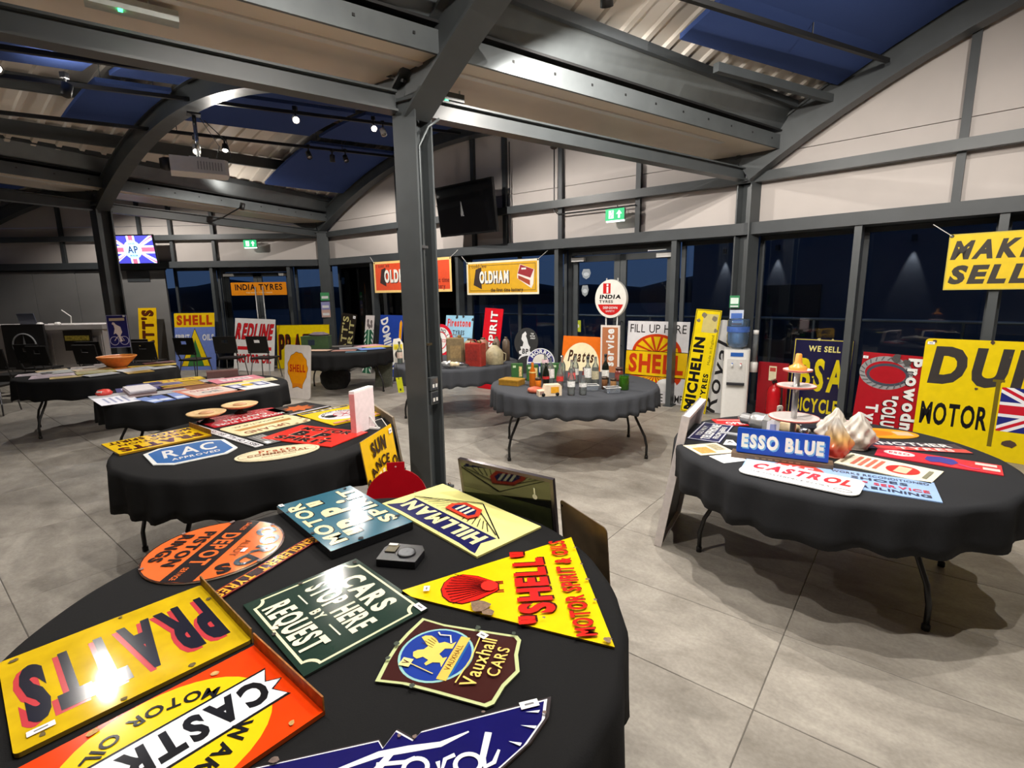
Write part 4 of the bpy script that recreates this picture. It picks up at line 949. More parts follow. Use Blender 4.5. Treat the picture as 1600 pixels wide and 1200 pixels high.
s.rect(0, .25, .44, .05, (90, 90, 96), 'band'); s.text('THE', 0, .25, .3, .035, (220, 220, 220)); s.ell(0, -.02, .19, .17, (222, 220, 222), 'emblem'); s.ell(-.1, -.02, .05, .05, BLK, 'emblem'); s.arc('MOTOR UNION', 0, -.02, .15, .03, 90, 160, BLK); s.ring(.03, -.02, .1, .09, .008, (200, 60, 80), 'emblem')
for k in range(8): a = k*PI/4; s.stroke([(.03, -.02), (.03+.09*math.cos(a), -.02+.08*math.sin(a))], .006, (200, 60, 80), 'emblem')
s.rect(0, -.26, .42, .045, (232, 160, 120), 'band'); s.text('TYRES', 0, -.26, .25, .03, (120, 50, 30)); s.done()
s = Sign('enamel_sign', 'dark sign with an orange maple leaf shape at the far side of the second table', 'sign', .40, .38, FLAT(-1.90, 4.42, 56), (52, 48, 46), None, .006, None, g2)
s.poly([(.14*(1 if k % 2 else .62)*math.cos(2*PI*k/18), .13*(1 if k % 2 else .6)*math.sin(2*PI*k/18)) for k in range(18)], (206, 104, 48), 'leaf_emblem'); s.rect(0, -.165, .38, .035, (206, 200, 204), 'band'); s.done()
pk = (244, 214, 214)
lb = empty('display_light_box', (-1.11, 3.68, .748), math.radians(72)); tag(lb, 'slim pink and white box standing on edge on the second table', 'light box')
b = MB(); b.box((0, 0, .15), (.24, .045, .30), mat((246, 226, 228), rough=.35)); bo = b.build('body', lb)
b = MB(); b.prism([(-.12, -.0225), (.12, -.0225), (.12, .0225), (-.12, .0225)], .30, .315, mat((250, 244, 244), rough=.3)); b.build('lid', lb)
b = MB(); b.box((-.1215, 0, .148), (.004, .043, .29), mat((222, 150, 150), rough=.4)); b.build('spine', bo)
b = MB(); b.box((.05, -.05, .006), (.03, .10, .012), WHITEP); b.tube([(.05, -.02, .10), (.05, -.09, .012)], .006, WHITEP, 6); b.build('stand', lb)
b = MB(); b.tube([(.08, -.03, .05), (.06, -.12, .08), (.02, -.20, .02), (-.06, -.235, -.12), (-.12, -.25, -.20), (-.14, -.30, -.22), (-.17, -.31, -.20)], .0035, WHITEP, 6); b.build('cable', lb)
for x, y, t_ in ((-2.44, 3.96, 'left'), (-2.33, 4.26, 'right')):
    r = empty('brass_dish', (x, y, .812)); tag(r, 'round hammered brass dish at the far edge of the second table, %s one' % t_, 'dish', 'brass dishes')
    br = mat((206, 172, 120), rough=.45, metal=.35, var=.15, scale=60)
    b = MB(); b.lathe([(0, 0), (.10, 0), (.135, .016), (.142, .026), (.135, .028), (.10, .012), (.055, .022), (0, .024)], br, 28); b.build('plate', r)
    b = MB(); b.lathe([(.05, -.053), (.05, -.045), (.02, -.03), (.02, 0.004)], BLACKP, 16); b.build('foot', r)
    b = MB(); b.lathe([(.0, .030), (.05, .028), (.056, .022)], mat((180, 130, 84), rough=.5, var=.2, scale=80), 24); b.build('boss', r)
s = Sign('tin_sign', 'yellow insurance sign with a rising sun leaning against the second table', 'sign', .48, .84, LEAN(-.80, 3.28, -10, .84, 8), (240, 190, 24), None, .006, (150, 120, 50))
SW = (250, 232, 190)
for k in range(13):
    a = math.radians(10+k*160/12); s.poly([(0, -.10), (.27*math.cos(a-.07), -.10+.27*math.sin(a-.07)), (.27*math.cos(a+.07), -.10+.27*math.sin(a+.07))], SW, 'sun_ray')
s.ell(0, -.10, .13, .15, (238, 180, 20), 'sun'); s.ell(0, -.13, .085, .12, (120, 90, 86), 'figure'); s.ell(-.01, -.09, .05, .05, (226, 220, 226), 'figure'); s.rect(0, -.33, .50, .2, WHT, 'lower_field'); s.text('HEAD', 0, -.31, .3, .08, (50, 46, 46))
s.arc('SUN', 0, -.14, .48, .10, 92, 26, (56, 34, 20), bold=.05); s.arc('INSURANCE OFFICE', 0, -.10, .325, .07, 90, 180, (56, 34, 20), bold=.03); s.ticket(.19, .38, .05, .035); s.done()
b = MB(); b.box((0, 0, .41), (.015, .58, .82), mat((126, 112, 92), rough=.7, var=.15), Matrix.Translation((-.965, 4.12, 0)) @ Matrix.Rotation(math.radians(30), 4, 'Z') @ Matrix.Rotation(math.radians(-8), 4, 'Y')); o = b.build('plywood_board'); tag(o, 'plain tan board leaning on the far right side of the second table', 'board')
rd = (168, 14, 26)
def bat():
    return [(.045, -.58), (.045, -.17)]+[p for p in circ(0, 0, .175, n=24, a0=-72, a1=76)]+[(.05, .172), (.05, .215), (-.05, .215), (-.05, .172)]+circ(0, 0, .175, n=24, a0=104, a1=252)+[(-.045, -.17), (-.045, -.58)]
s = Sign('round_board', 'plain dark red round board with a square tab standing behind the front table', 'sign', .35, .80, LEAN(-.665, 2.72, -82, 1.16, 6), rd, bat(), .012, rd, base=-.58); s.chips([(.0, .19, .005)], (220, 170, 170)); s.done()

# dark framed panel and rusty plate behind the front table
s = Sign('glossy_board', 'glossy black framed panel leaning on the far edge of the front table', 'panel', .54, .95, LEAN(.03, 2.365, 235, .95, -8), mat((20, 21, 17), rough=.06, var=.1, spec=.7), None, .02, mat((70, 62, 66), rough=.3, metal=.6), rough=.3)
s.frame(0, .016, mat((92, 84, 90), rough=.3, metal=.7)); s.rect(.0, .12, .50, .42, mat((58, 62, 40), rough=.06, var=.12, spec=.7), 'glossy_field'); s.ell(.17, .37, .013, .013, WHT, 'suction_hook'); s.rect(.17, .395, .008, .04, WHT, 'suction_hook'); s.done()
s = Sign('metal_plate', 'bare rusty brown metal plate leaning beside the front table', 'plate', .33, .85, LEAN(.345, 1.995, 207, .85, -5), mat((118, 100, 76), rough=.45, metal=.6, var=.4, scale=7), rrect(.33, .85, .02), .004, mat((90, 70, 50), rough=.5)); s.ell(-.15, .40, .006, .006, BLK, 'nail_hole'); s.done()
# ------------------------------------------------------------------ signs along the walls
GW = 'enamel signs standing along the middle wall'; GR = 'enamel signs standing along the right wall'; GL = 'enamel signs standing along the left wall'
def wsign(w, t, off, wd, h, lean, col, label, name='enamel_sign', group=None, roll=0, z=0, shape=None, th=.01, edge=None, rough=.16):
    return Sign(name, label, 'sign', wd, h, WLEAN(w, t, off, h, lean, z, roll), col, shape, th, edge, group, rough)
# mid wall, left to right
s = wsign(WM, 8.52, .42, .56, 1.34, 10, (40, 34, 28), 'dark brown sign with cream vertical lettering by the far wall column', group=GW, roll=-4)
s.text("PRATT'S", -.10, 0, 1.2, .22, (190, 180, 120), rot=90, bold=.03); s.text('SPIRIT', .14, .02, 1.0, .17, (186, 178, 120), rot=90, bold=.02); s.ticket(.2, .60, .09, .06); s.done()
s = wsign(WM, 7.72, .36, .30, 1.30, 9, (214, 206, 204), 'narrow white and green striped sign behind the green box table', group=GW)
for x, y in ((-.06, .52), (.06, .50), (0, .40), (-.05, .44), (.07, .42)): s.ell(x, y, .035, .05, (110, 100, 100), 'print')
s.rect(0, -.16, .30, .98, (40, 96, 70), 'field')
for k in range(9):
    for sg in (-1, 1): s.poly([(sg*.15, .30-.11*k), (sg*.09, .36-.11*k), (sg*.09, .31-.11*k), (sg*.15, .25-.11*k)], WHT, 'stripe')
s.rect(0, -.16, .05, .98, (150, 190, 160), 'stripe'); s.done()
s = wsign(WM, 6.95, .40, .74, 1.32, 9, (36, 66, 156), 'large royal blue sign with slanting white letters and an orange bar', group=GW)
s.text('DOMINION', -.06, .04, 1.15, .24, WHT, rot=-72, bold=.05); s.poly([(.27, .50), (.31, .56), (.35, .50), (.35, -.1), (.27, -.1)], (232, 160, 30), 'orange_bar'); s.done()
s = wsign(WM, 6.28, .34, .42, 1.45, 8, mat((112, 104, 92), rough=.8, var=.2), 'plain grey brown board beside the blue sign, half hidden by the middle column', 'plain_board', rough=.7); s.rect(0, .12, .42, .012, (80, 74, 66), 'joint'); s.done()
s = wsign(WM, 5.55, .50, .62, 1.62, 8, (50, 48, 120), 'tall blue and white triangular sign just right of the middle column', group=GW, shape=[(-.31, -.81), (.31, -.81), (.03, .81), (-.03, .81)])
s.text('SUMMIT', .02, -.12, 1.0, .17, WHT, rot=90, bold=.04); s.done()
s = wsign(WM, 5.15, .62, .62, .62, 7, (206, 36, 54), 'round red and white sign behind the rusty cans', group=GW, shape=circ(0, 0, .31, n=40), z=.56)
s.ell(0, 0, .25, .25, WHT, 'field'); s.arc('NO. 1', .0, 0, .2, .07, 60, 60, (40, 40, 60)); s.ring(0, 0, .17, .17, .02, (206, 36, 54), 'emblem'); s.text('TEXACO', 0, 0, .28, .06, (206, 36, 54)); s.rect(0, .0, .012, .2, WHT, 'emblem')
b = MB(); b.box((0, -.59, -.01), (.10, .58, .02), STEELD, s.inv); b.build('support_post', s.root); s.done()
s = wsign(WM, 4.98, .42, .70, 1.34, 9, (150, 200, 226), 'pale blue tyre sign with red title behind the fuel cans', group=GW)
s.text('Firestone', 0, .53, .60, .15, (214, 70, 66), bold=.05); s.text('TYRES', 0, .34, .30, .09, (50, 60, 70), bold=.03)
for x, y, r in ((-.12, .08, .13), (.18, .10, .08)): s.poly([(x+r*(1 if k % 2 else .55)*math.cos(2*PI*k/16), y+r*(1 if k % 2 else .55)*math.sin(2*PI*k/16)) for k in range(16)], (236, 236, 236), 'print')
s.rect(-.2, .25, .2, .012, (90, 120, 150), 'print'); s.rect(.2, .25, .2, .012, (90, 120, 150), 'print'); s.chips([(-.06, .64, .04), (.1, .65, .03), (.34, .6, .03)], (40, 40, 40)); s.done()
s = wsign(WM, 4.22, .40, .42, 1.48, 8, (200, 26, 38), 'tall narrow red sign with white vertical spirit lettering', group=GW, roll=-3)
s.text('"B.P." ', -.02, -.30, .62, .25, WHT, rot=90, bold=.03, shadow=(.012, -.012, (50, 20, 24))); s.text('SPIRIT', .02, .36, .66, .16, WHT, rot=90, bold=.03, shadow=(.01, -.01, (50, 20, 24))); s.done()
mp = [(.02, .42), (.07, .36), (.05, .30), (.10, .22), (.15, .10), (.22, .02), (.20, -.06), (.27, -.12), (.26, -.18), (.10, -.20), (-.05, -.24), (-.16, -.32), (-.12, -.24), (-.04, -.18), (-.14, -.16), (-.16, -.10), (-.08, -.06), (-.12, .02), (-.04, .04), (-.02, .14), (-.10, .22), (-.08, .34), (-.03, .38)]
s = wsign(WM, 3.40, .36, .50, .95, 8, (58, 58, 58), 'dark grey round sign with a white island map', group=GW, shape=[(-.12, -.475), (.12, -.475), (.12, -.02)]+circ(0, .20, .25, n=30, a0=-62, a1=242)+[(-.12, -.02)], z=.22)
s.poly([(x*.62-.04, y*.68+.10) for x, y in mp], (222, 222, 222), 'map'); s.text('BP', -.0, .04, .13, .09, (50, 50, 50), bold=.04); s.text('THE', .12, .35, .06, .025, WHT); s.text('MOTOR', .13, .31, .1, .025, WHT); s.text('SPIRIT', .14, .27, .1, .025, WHT)
b = MB(); b.box((0, -.585, 0), (.24, .22, .03), STEELD, s.inv); b.build('support_foot', s.root); s.done()
s = wsign(WM, 2.30, .40, .72, 1.04, 9, (226, 112, 32), 'orange sign with a cream disc and brown script behind the bottles', group=GW)
s.ell(0, .05, .33, .37, (240, 228, 188), 'disc'); s.text('Pratts', 0, .20, .46, .19, (70, 44, 32), bold=.035, shear=.15); s.text('SPIRIT', 0, -.1, .3, .08, (120, 70, 40)); s.done()
s = wsign(WM, 1.24, -.135, .99, 1.27, 5, (222, 220, 222), 'large white and yellow filling station sign with a scallop shell behind the post', group=GW)
SR, SY = (196, 60, 24), (232, 190, 20)
s.text('FILL UP HERE', 0, .52, .90, .13, (50, 46, 46), bold=.004); s.poly(circ(0, .14, .40, .30, 24, 0, 180), SR, 'shell_emblem')
for k in range(7): a = math.radians(12+k*26); s.poly([(.06*math.cos(a), .14+.04*math.sin(a)), (.35*math.cos(a-.16), .14+.26*math.sin(a-.16)), (.35*math.cos(a+.16), .14+.26*math.sin(a+.16))], SY, 'shell_emblem')
s.poly(circ(0, -.22, .42, .22, 24, 180, 360), SR, 'shell_emblem')
for k in range(9): a = math.radians(200+k*17.5); s.poly([(.05*math.cos(a), -.22), (.34*math.cos(a-.09), -.22+.15*math.sin(a-.09)), (.34*math.cos(a+.09), -.22+.15*math.sin(a+.09))], SY, 'shell_emblem')
s.rect(0, -.03, .99, .40, SY, 'band'); s.rect(0, .165, .99, .01, BLK, 'band'); s.rect(0, -.225, .99, .01, BLK, 'band'); s.text('SHELL', 0, -.03, .88, .30, SR, bold=.045)
s.ell(.2, -.35, .16, .10, WHT, 'cloud'); s.text('FROM THE PUMP', .05, -.55, .84, .12, (50, 46, 46), bold=.004); s.done()
s = wsign(WM, .50, .26, .35, 1.48, 8, (232, 206, 20), 'tall narrow yellow tyre sign with big black vertical letters', group=GW, roll=-4)
s.frame(.008, .008, (60, 54, 20)); s.text('MICHELIN', -.06, -.18, 1.05, .15, BLK, rot=90, bold=.055); s.text('TYRES', .10, -.36, .40, .07, BLK, rot=90, bold=.04); s.text('Made in England', .11, .18, .42, .035, (80, 70, 30), rot=90, bold=.0); s.rect(.04, .55, .20, .26, (200, 186, 120), 'worn_patch'); s.chips([(.1, .62, .05), (-.05, .66, .04), (.13, .45, .03), (-.12, .58, .025)], (120, 110, 90)); s.done()
s = wsign(WM, .17, .10, .40, 1.32, 6, (220, 220, 222), 'white sign with black slanted script behind the water cooler', group=GW, roll=-4, shape=rrect(.40, 1.32, .06))
s.text('Royal', -.12, -.15, 1.0, .18, (40, 40, 44), rot=86, bold=.01, shear=.3); s.done()
# right wall
s = wsign(WR, .985, -.135, .68, 1.10, 5, (32, 30, 64), 'navy bicycle sign with yellow letters and a thin yellow border', group=GR)
s.frame(.012, .010, (206, 190, 80)); YB = (226, 206, 30)
s.text('WE SELL', .02, .42, .36, .075, (224, 214, 130), bold=.03); s.text('BSA', .02, .08, .52, .42, YB, bold=.035, gap=.2); s.text('.', -.12, .16, .02, .02, YB); s.ell(-.075, .05, .012, .012, YB); s.ell(.10, .05, .012, .012, YB); s.text('BICYCLES', .02, -.32, .56, .18, YB, bold=.03); s.chips([(-.05, .54, .02), (.1, .545, .014)], (190, 180, 120)); s.done()
s = wsign(WR, 1.75, .27, .60, 1.0, 8, (166, 26, 36), 'dark red tyre sign with a grey tyre and white vertical letters', group=GR, roll=-2)
s.ring(-.06, .28, .25, .19, .055, (150, 150, 152), 'tyre_picture', 36); s.ring(-.04, .26, .20, .13, .03, (70, 72, 84), 'tyre_picture', 36)
for k in range(22): a = 2*PI*k/22; s.stroke([(-.06+.245*math.cos(a), .28+.185*math.sin(a)), (-.06+.20*math.cos(a+.14), .28+.145*math.sin(a+.14))], .012, (96, 96, 98), 'tyre_picture')
s.text('Prowodnik', .21, -.02, .98, .13, WHT, rot=-88, bold=.045, shadow=(-.008, -.006, BLK)); s.text('"COLUMB"', .04, -.25, .56, .13, WHT, rot=-88, bold=.045, shadow=(-.008, -.006, BLK)); s.text('Tyres', -.12, -.30, .42, .12, WHT, rot=-88, bold=.04); s.ticket(-.27, .44, .05, .03); s.chips([(.02, .46, .05), (.12, .42, .04)], (70, 66, 66)); s.done()
s = wsign(WR, 3.02, .33, 1.96, 1.20, 8, (228, 200, 16), 'huge yellow enamel motor oil sign with flag at the right edge', group=GR, roll=0, shape=rrect(1.96, 1.20, .04))
DB = (60, 56, 54)
s.text('DUNLOP', .0, .32, 1.80, .40, DB, bold=.055, shear=.1); s.text('MOTOR', -.67, -.20, .54, .24, BLK, bold=.03); s.rect(-.36, -.14, .035, .66, (110, 96, 30), 'flag_pole'); s.rect(-.36, .2, .09, .025, (110, 96, 30), 'flag_pole')
s.jack(-.33, -.30, .74, .44); s.text('OIL', .70, -.2, .4, .24, BLK, bold=.03); s.chips([(-.22, -.42, .05), (-.05, -.5, .035), (.05, -.53, .012), (-.3, .44, .014), (-.14, .57, .05), (-.9, .57, .02), (-.45, .58, .02), (-.52, .10, .014)], (70, 50, 40)); s.ticket(-.93, .55, .06, .03); s.done()
# left wall
s = Sign('enamel_sign', 'small dark blue sign with a pale cyclist figure fixed to the left column', 'sign', .39, .74, LEAN(LC.x+.16, LC.y-.22, -62, .56, 1, .93) @ Matrix.Scale(.72, 4), (36, 34, 96), None, .01, None, GL)
s.frame(.005, .008, (190, 190, 214)); s.rect(0, .27, .28, .06, (200, 180, 150), 'title_band'); PKc = (226, 206, 200)
s.ring(-.09, -.21, .085, .10, .012, (190, 180, 210), 'cyclist', 24); s.ring(.09, -.21, .085, .10, .012, (190, 180, 210), 'cyclist', 24)
s.poly([(-.07, .14), (-.10, .17), (-.085, .21), (-.05, .20), (-.03, .16), (.05, .10), (.07, -.02), (.03, -.10), (.06, -.22), (.02, -.24), (-.02, -.08), (-.05, -.04), (-.09, -.06), (-.06, .06)], PKc, 'cyclist'); s.stroke([(-.09, -.21), (-.03, -.12), (.05, -.12), (.09, -.21), (0, -.22)], .012, PKc, 'cyclist'); s.ticket(.14, .34, .04, .03); s.done()
s = wsign(WL, 4.33, .40, .44, 1.52, 8, (236, 190, 20), 'tall narrow yellow sign with dark vertical letters near the bar', group=GL)
s.text("PRATT'S", 0, .02, 1.38, .28, (90, 40, 20), rot=90, bold=.05, shadow=(.014, -.012, (50, 30, 20))); s.done()
s = wsign(WL, 3.18, .42, .98, 1.38, 8, (112, 132, 200), 'yellow and pale blue sign with a yellow arrow over green', group=GL)
s.rect(0, .52, .98, .34, (236, 196, 24), 'title_band'); s.text('SHELL', 0, .52, .86, .24, (184, 66, 26), bold=.06); s.poly([(0, .33), (.36, -.60), (-.36, -.60)], (60, 40, 20), 'arrow'); s.poly([(0, .30), (.34, -.59), (-.34, -.59)], (236, 206, 24), 'arrow'); s.poly([(0, .06), (.20, -.59), (-.20, -.59)], (60, 120, 60), 'arrow')
s.text('SPIRIT', -.30, .10, .34, .15, WHT, bold=.04); s.text('OILS', .32, .10, .28, .15, WHT, bold=.04); s.done()
s = wsign(WL, 1.60, .78, .95, 1.24, 9, (230, 228, 226), 'white sign with slanted red letters behind the black chairs', group=GL, roll=-3)
s.text('REDLINE', 0, .32, .86, .38, (206, 40, 46), bold=.05, shear=.15, shadow=(-.014, -.012, (70, 30, 34))); s.rect(0, -.08, .80, .08, (206, 40, 46), 'stripe'); s.text('MOTOR OIL', 0, -.32, .80, .20, (206, 40, 46), bold=.05, shadow=(-.01, -.01, (70, 30, 34))); s.done()
s = wsign(WL, .56, .42, 1.28, 1.06, 9, (236, 208, 16), 'wide yellow sign with red-shaded letters behind the green box', group=GL)
s.text("PRATT'S", 0, .0, 1.16, .62, (60, 34, 24), bold=.035, shadow=(-.02, -.012, (170, 40, 34))); s.frame(0, .01, (180, 150, 20)); s.done()
# pole signs
def poles(root, x0, x1, M, z0, z1, off=-.02):
    for x in (x0, x1):
        b = MB(); b.tube([M @ Vector((x, z0, off)), M @ Vector((x, z1, off))], .012, mat((190, 190, 188), rough=.35, metal=.4), 8); b.build('pole', root)
    b = MB(); b.box((M @ Vector(((x0+x1)/2, z0+.01, off))), (.34, .34, .02), STEELD); b.build('base_plate', root)
M_ = WLEAN(WL, 1.47, .40, .30, 0, 1.77)
s = Sign('pole_sign', 'long orange tyre sign held up on two thin poles at the far left door', 'sign', 1.31, .30, M_, (238, 146, 32), rrect(1.31, .30, .015), .02, None, None, base=-1.92)
s.text('INDIA TYRES', 0, .04, 1.12, .14, (50, 34, 30), bold=.03); s.text('THE FINEST TYRES MADE', 0, -.09, .62, .03, (246, 220, 160), bold=.02); poles(s.root, -.08, .10, s.inv, -1.92, .05, .02); s.done()
M_ = WLEAN(WM, 1.68, .52, .56, 0, 1.35)
s = Sign('pole_sign', 'white oval tyre sign on twin poles in front of the middle double door', 'sign', .50, .56, M_, (226, 222, 214), circ(0, 0, .25, .28, 40), .07, (220, 216, 208), None, base=-1.63)
s.poly(circ(0, 0, .215, .24, 30, 200, 340)+[], (196, 40, 40), 'lower_field'); s.rect(-.06, .15, .12, .15, (196, 40, 40), 'emblem'); s.rect(-.05, .13, .03, .09, WHT, 'emblem'); s.ell(-.05, .20, .017, .017, WHT, 'emblem'); s.text('INDIA', 0, .03, .34, .06, BLK, bold=.045, shear=.15); s.text('TYRES', -.07, -.04, .22, .04, BLK, bold=.03); s.text('DEEP-DOWN', 0, -.13, .23, .035, WHT, bold=.02); s.text('SAFETY', 0, -.18, .14, .025, WHT, bold=.01); poles(s.root, -.09, .09, s.inv, -1.63, .30, -.02)
b = MB(); b.box((0, -.76, .012), (.31, .74, .02), mat((222, 214, 206), rough=.4), s.inv); sb = b.build('service_board', s.root)
b = MB(); b.box((0, -.76, .024), (.25, .68, .004), mat((178, 112, 72), rough=.45), s.inv); b.build('board_face', sb)
z_ = Sign.__new__(Sign); z_.inv = s.inv @ Matrix.Translation((0, 0, .028)); z_.parts = {}; z_.k = 0; z_.th = 0; z_.rough = .3; z_.root = sb
z_.text('service', 0, -.72, .56, .14, WHT, rot=90, bold=.04); z_.done(); s.done()
# hanging banners
def banner(w, t0, t1, z0, z1, off, col, label, deco, sag=0.03):
    W_, H_ = abs(t1-t0), z1-z0
    M = WLEAN(w, (t0+t1)/2, off, H_, 0, z0)
    s = Sign('banner', label, 'banner', W_, H_, M, col, None, .003, None, 'vinyl banners on the glazing', .6, base=H_/2)
    deco(s)
    b = MB()
    for sx in (-1, 1): b.tube([(sx*W_/2*.98, H_/2*.95, .004), (sx*(W_/2+.15), H_/2+.12, -.04)], .004, WHITEP, 5, s.inv); b.lathe([(.012, .002), (.018, .003), (.012, .004)], CHROME, 10, s.inv @ Matrix.Translation((sx*W_/2*.975, H_/2*.93, 0)))
    b.build('tie_cord', s.root); s.done()
def oldham(bgc, red):
    def f(s):
        W_, H_ = s.w, s.h
        if red: s.frame(0, .05, (246, 206, 130))
        else: s.frame(0, .035, (232, 222, 196)); s.frame(.07, .008, (70, 50, 20))
        k = W_/1.65 if not red else W_/2.3
        x0 = -.30*k if not red else -.60*k
        s.text('I told \'ee', x0-.25*k, .20*H_/.6+.02, .42*k, .07, (90, 40, 20), bold=.01)
        s.poly([(x0-.36*k, -.12), (x0-.30*k, .16), (x0-.16*k, .20), (x0-.16*k, -.2)], (50, 36, 34), 'battery_block'); ow = .95 if red else .68; s.text('OLDHAM', x0+(ow/2-.19)*k, -.0, ow*k, .27 if red else .22, (50, 36, 34), bold=.06); s.text('OLDHAM', x0+(ow/2-.21)*k, .015, ow*k, .27 if red else .22, (240, 238, 230), bold=.05)
        if not red:
            s.poly([(.36, .05), (.42, .22), (.72, .12), (.70, -.12), (.66, -.2), (.36, -.02)], (232, 224, 214), 'battery'); s.poly([(.37, .06), (.43, .21), (.71, .12), (.64, -.02)], (150, 30, 40), 'battery'); s.poly([(.38, .03), (.63, -.06), (.63, -.15), (.38, -.03)], (160, 60, 30), 'battery'); s.rect(.50, .14, .1, .03, WHT, 'battery')
            s.text('the first time battery', .12, -.215, .72, .07, (70, 40, 14), bold=.03)
        else:
            s.text('the first time', .78, -.10, .62, .09, (110, 30, 14), bold=.02); s.text('battery', .80, -.22, .36, .09, (110, 30, 14), bold=.02)
    return f
banner(WM, 5.24, 7.55, 1.78, 2.44, .12, (226, 78, 38), 'orange-red battery banner hanging behind the middle column', oldham(None, True))
banner(WM, 3.22, 4.85, 1.71, 2.31, .12, (218, 166, 16), 'yellow battery banner hanging left of the middle double door', oldham(None, False))
def mk(s): s.frame(0, .012, (200, 180, 60)); s.text('MAKE', -.46, .12, .62, .19, (50, 44, 36), bold=.055, shear=.2); s.text('SELL', -.47, -.13, .60, .19, (50, 44, 36), bold=.055, shear=.2)
banner(WR, 2.12, 3.75, 1.70, 2.27, .10, (230, 196, 14), 'yellow banner with black italic letters at the right picture edge', mk)

# ------------------------------------------------------------------ screens, exit signs, notices
def screen(w, t0, t1, z0, z1, off, label, lit=False, tilt=8, turn=0.0):
    W_, H_ = abs(t1-t0), z1-z0
    M = WLEAN(w, (t0+t1)/2, off, H_, -tilt, z0) @ Matrix.Rotation(turn, 4, 'Y')
    s = Sign('television', label, 'television', W_, H_, M, mat((12, 12, 13), rough=.25), None, .05, mat((16, 16, 17), rough=.4), None, .4, base=0)
    if not lit: s.rect(0, .01, W_-.03, H_-.05, mat((5, 5, 6), rough=.05, var=.02, spec=.8), 'screen'); s.ell(W_/2-.05, -H_/2+.012, .004, .004, WHT, 'screen')
    b = MB(); b.tube([M @ Vector((0, .0, -.03))-s.root.location, w.p((t0+t1)/2, .0, (z0+z1)/2+.12)-s.root.location, w.p((t0+t1)/2, -.06, (z0+z1)/2+.12)-s.root.location], .02, BLACKM, 8); b.box((M @ Vector((0, 0, -.05)))-s.root.location, (.25, .04, .25), BLACKM, None, 0); b.build('wall_bracket', s.root)
    return s
s = screen(WM, 3.85, 5.32, 2.78, 3.66, .34, 'large switched off black screen high on the middle wall', turn=math.radians(-6)); s.done()
s = screen(WL, 3.78, 4.82, 2.53, 3.20, .36, 'glowing screen showing a union flag with a round logo', True)
EB, EW, ER, EC = emit((60, 60, 170), 1.1, 'screen_blue'), emit((196, 214, 250), 1.1, 'screen_white'), emit((214, 90, 120), 1.1, 'screen_red'), emit((160, 206, 246), 1.1, 'screen_cyan')
Wf, Hf = 1.0, .62
s.rect(0, 0, Wf, Hf, EB, 'screen')
for sx in (-1, 1):
    for sy in (-1, 1):
        s.poly([(0, 0), (sx*.5, sy*.31), (sx*.5, sy*.22), (sx*.06, -sy*.02)], EW, 'screen'); s.poly([(0, 0), (sx*.06, sy*.02), (sx*.44, sy*.31), (sx*.5, sy*.31)], EW, 'screen'); s.poly([(0, 0), (sx*.5, sy*.31), (sx*.5, sy*.275)], ER, 'screen')
s.rect(0, 0, Wf, .18, EW, 'screen'); s.rect(0, 0, .19, Hf, EW, 'screen'); s.rect(0, 0, Wf, .10, ER, 'screen'); s.rect(0, 0, .10, Hf, ER, 'screen'); s.ell(0, 0, .21, .21, EC, 'screen'); s.text('AP', 0, 0, .24, .16, emit((30, 40, 90), 1.0, 'screen_navy'), 'screen', bold=.02); s.text('SAVE', 0, .135, .14, .035, emit((60, 90, 140), 1.0, 'screen_mid'), 'screen'); s.text('MUSEUM', 0, -.135, .17, .035, emit((60, 90, 140), 1.0, 'screen_mid'), 'screen'); s.done()
def exit_sign(w, t, z, label):
    s = Sign('exit_sign', label, 'exit sign', .31, .17, WLEAN(w, t, .10, .17, 0, z), emit((10, 150, 90), 1.3, 'exit_green'), None, .05, WHITEP, 'green exit signs', base=0)
    G = emit((220, 255, 236), 1.5, 'exit_white')
    s.poly([(-.10, -.055), (-.02, -.055), (-.02, .06), (-.10, .06)], G, 'pictogram'); s.stroke([(-.085, -.05), (-.06, -.01), (-.055, .025), (-.03, .0)], .014, emit((10, 150, 90), 1.3), 'pictogram'); s.ell(-.05, .042, .012, .012, emit((10, 150, 90), 1.3), 'pictogram')
    s.poly([(.07, .06), (.115, .005), (.085, .005), (.085, -.055), (.055, -.055), (.055, .005), (.025, .005)], G, 'pictogram')
    b = MB(); b.box((0, -.095, .0), (.29, .02, .03), emit((235, 255, 246), 3, 'exit_downlight'), s.inv); b.build('downlight', s.root)
    b = MB(); b.tube([(0.02, .085, -.02), (0.02, .14, -.02)], .008, BLACKM, 6, s.inv); b.build('hanger', s.root); s.done()
exit_sign(WM, 1.84, 2.80, 'glowing green exit sign above the middle double door'); exit_sign(WL, 1.71, 2.90, 'glowing green exit sign above the far left double door')
b = MB(); b.tube([WM.p(2.98, .02, 4.2), WM.p(2.98, .02, 3.06), WM.p(2.9, .02, 3.0), WM.p(1.55, .02, 3.0)], .012, BLACKM, 6); o = b.build('cable_conduit'); tag(o, 'thin black cable conduit on the wall left of the exit sign', 'conduit')
b = MB(); b.tube([WM.p(3.9, .0, 4.3), WM.p(3.9, .0, 2.62)], .010, BLACKM, 6); o = b.build('cable_conduit'); tag(o, 'thin black vertical conduit right of the black screen', 'conduit')
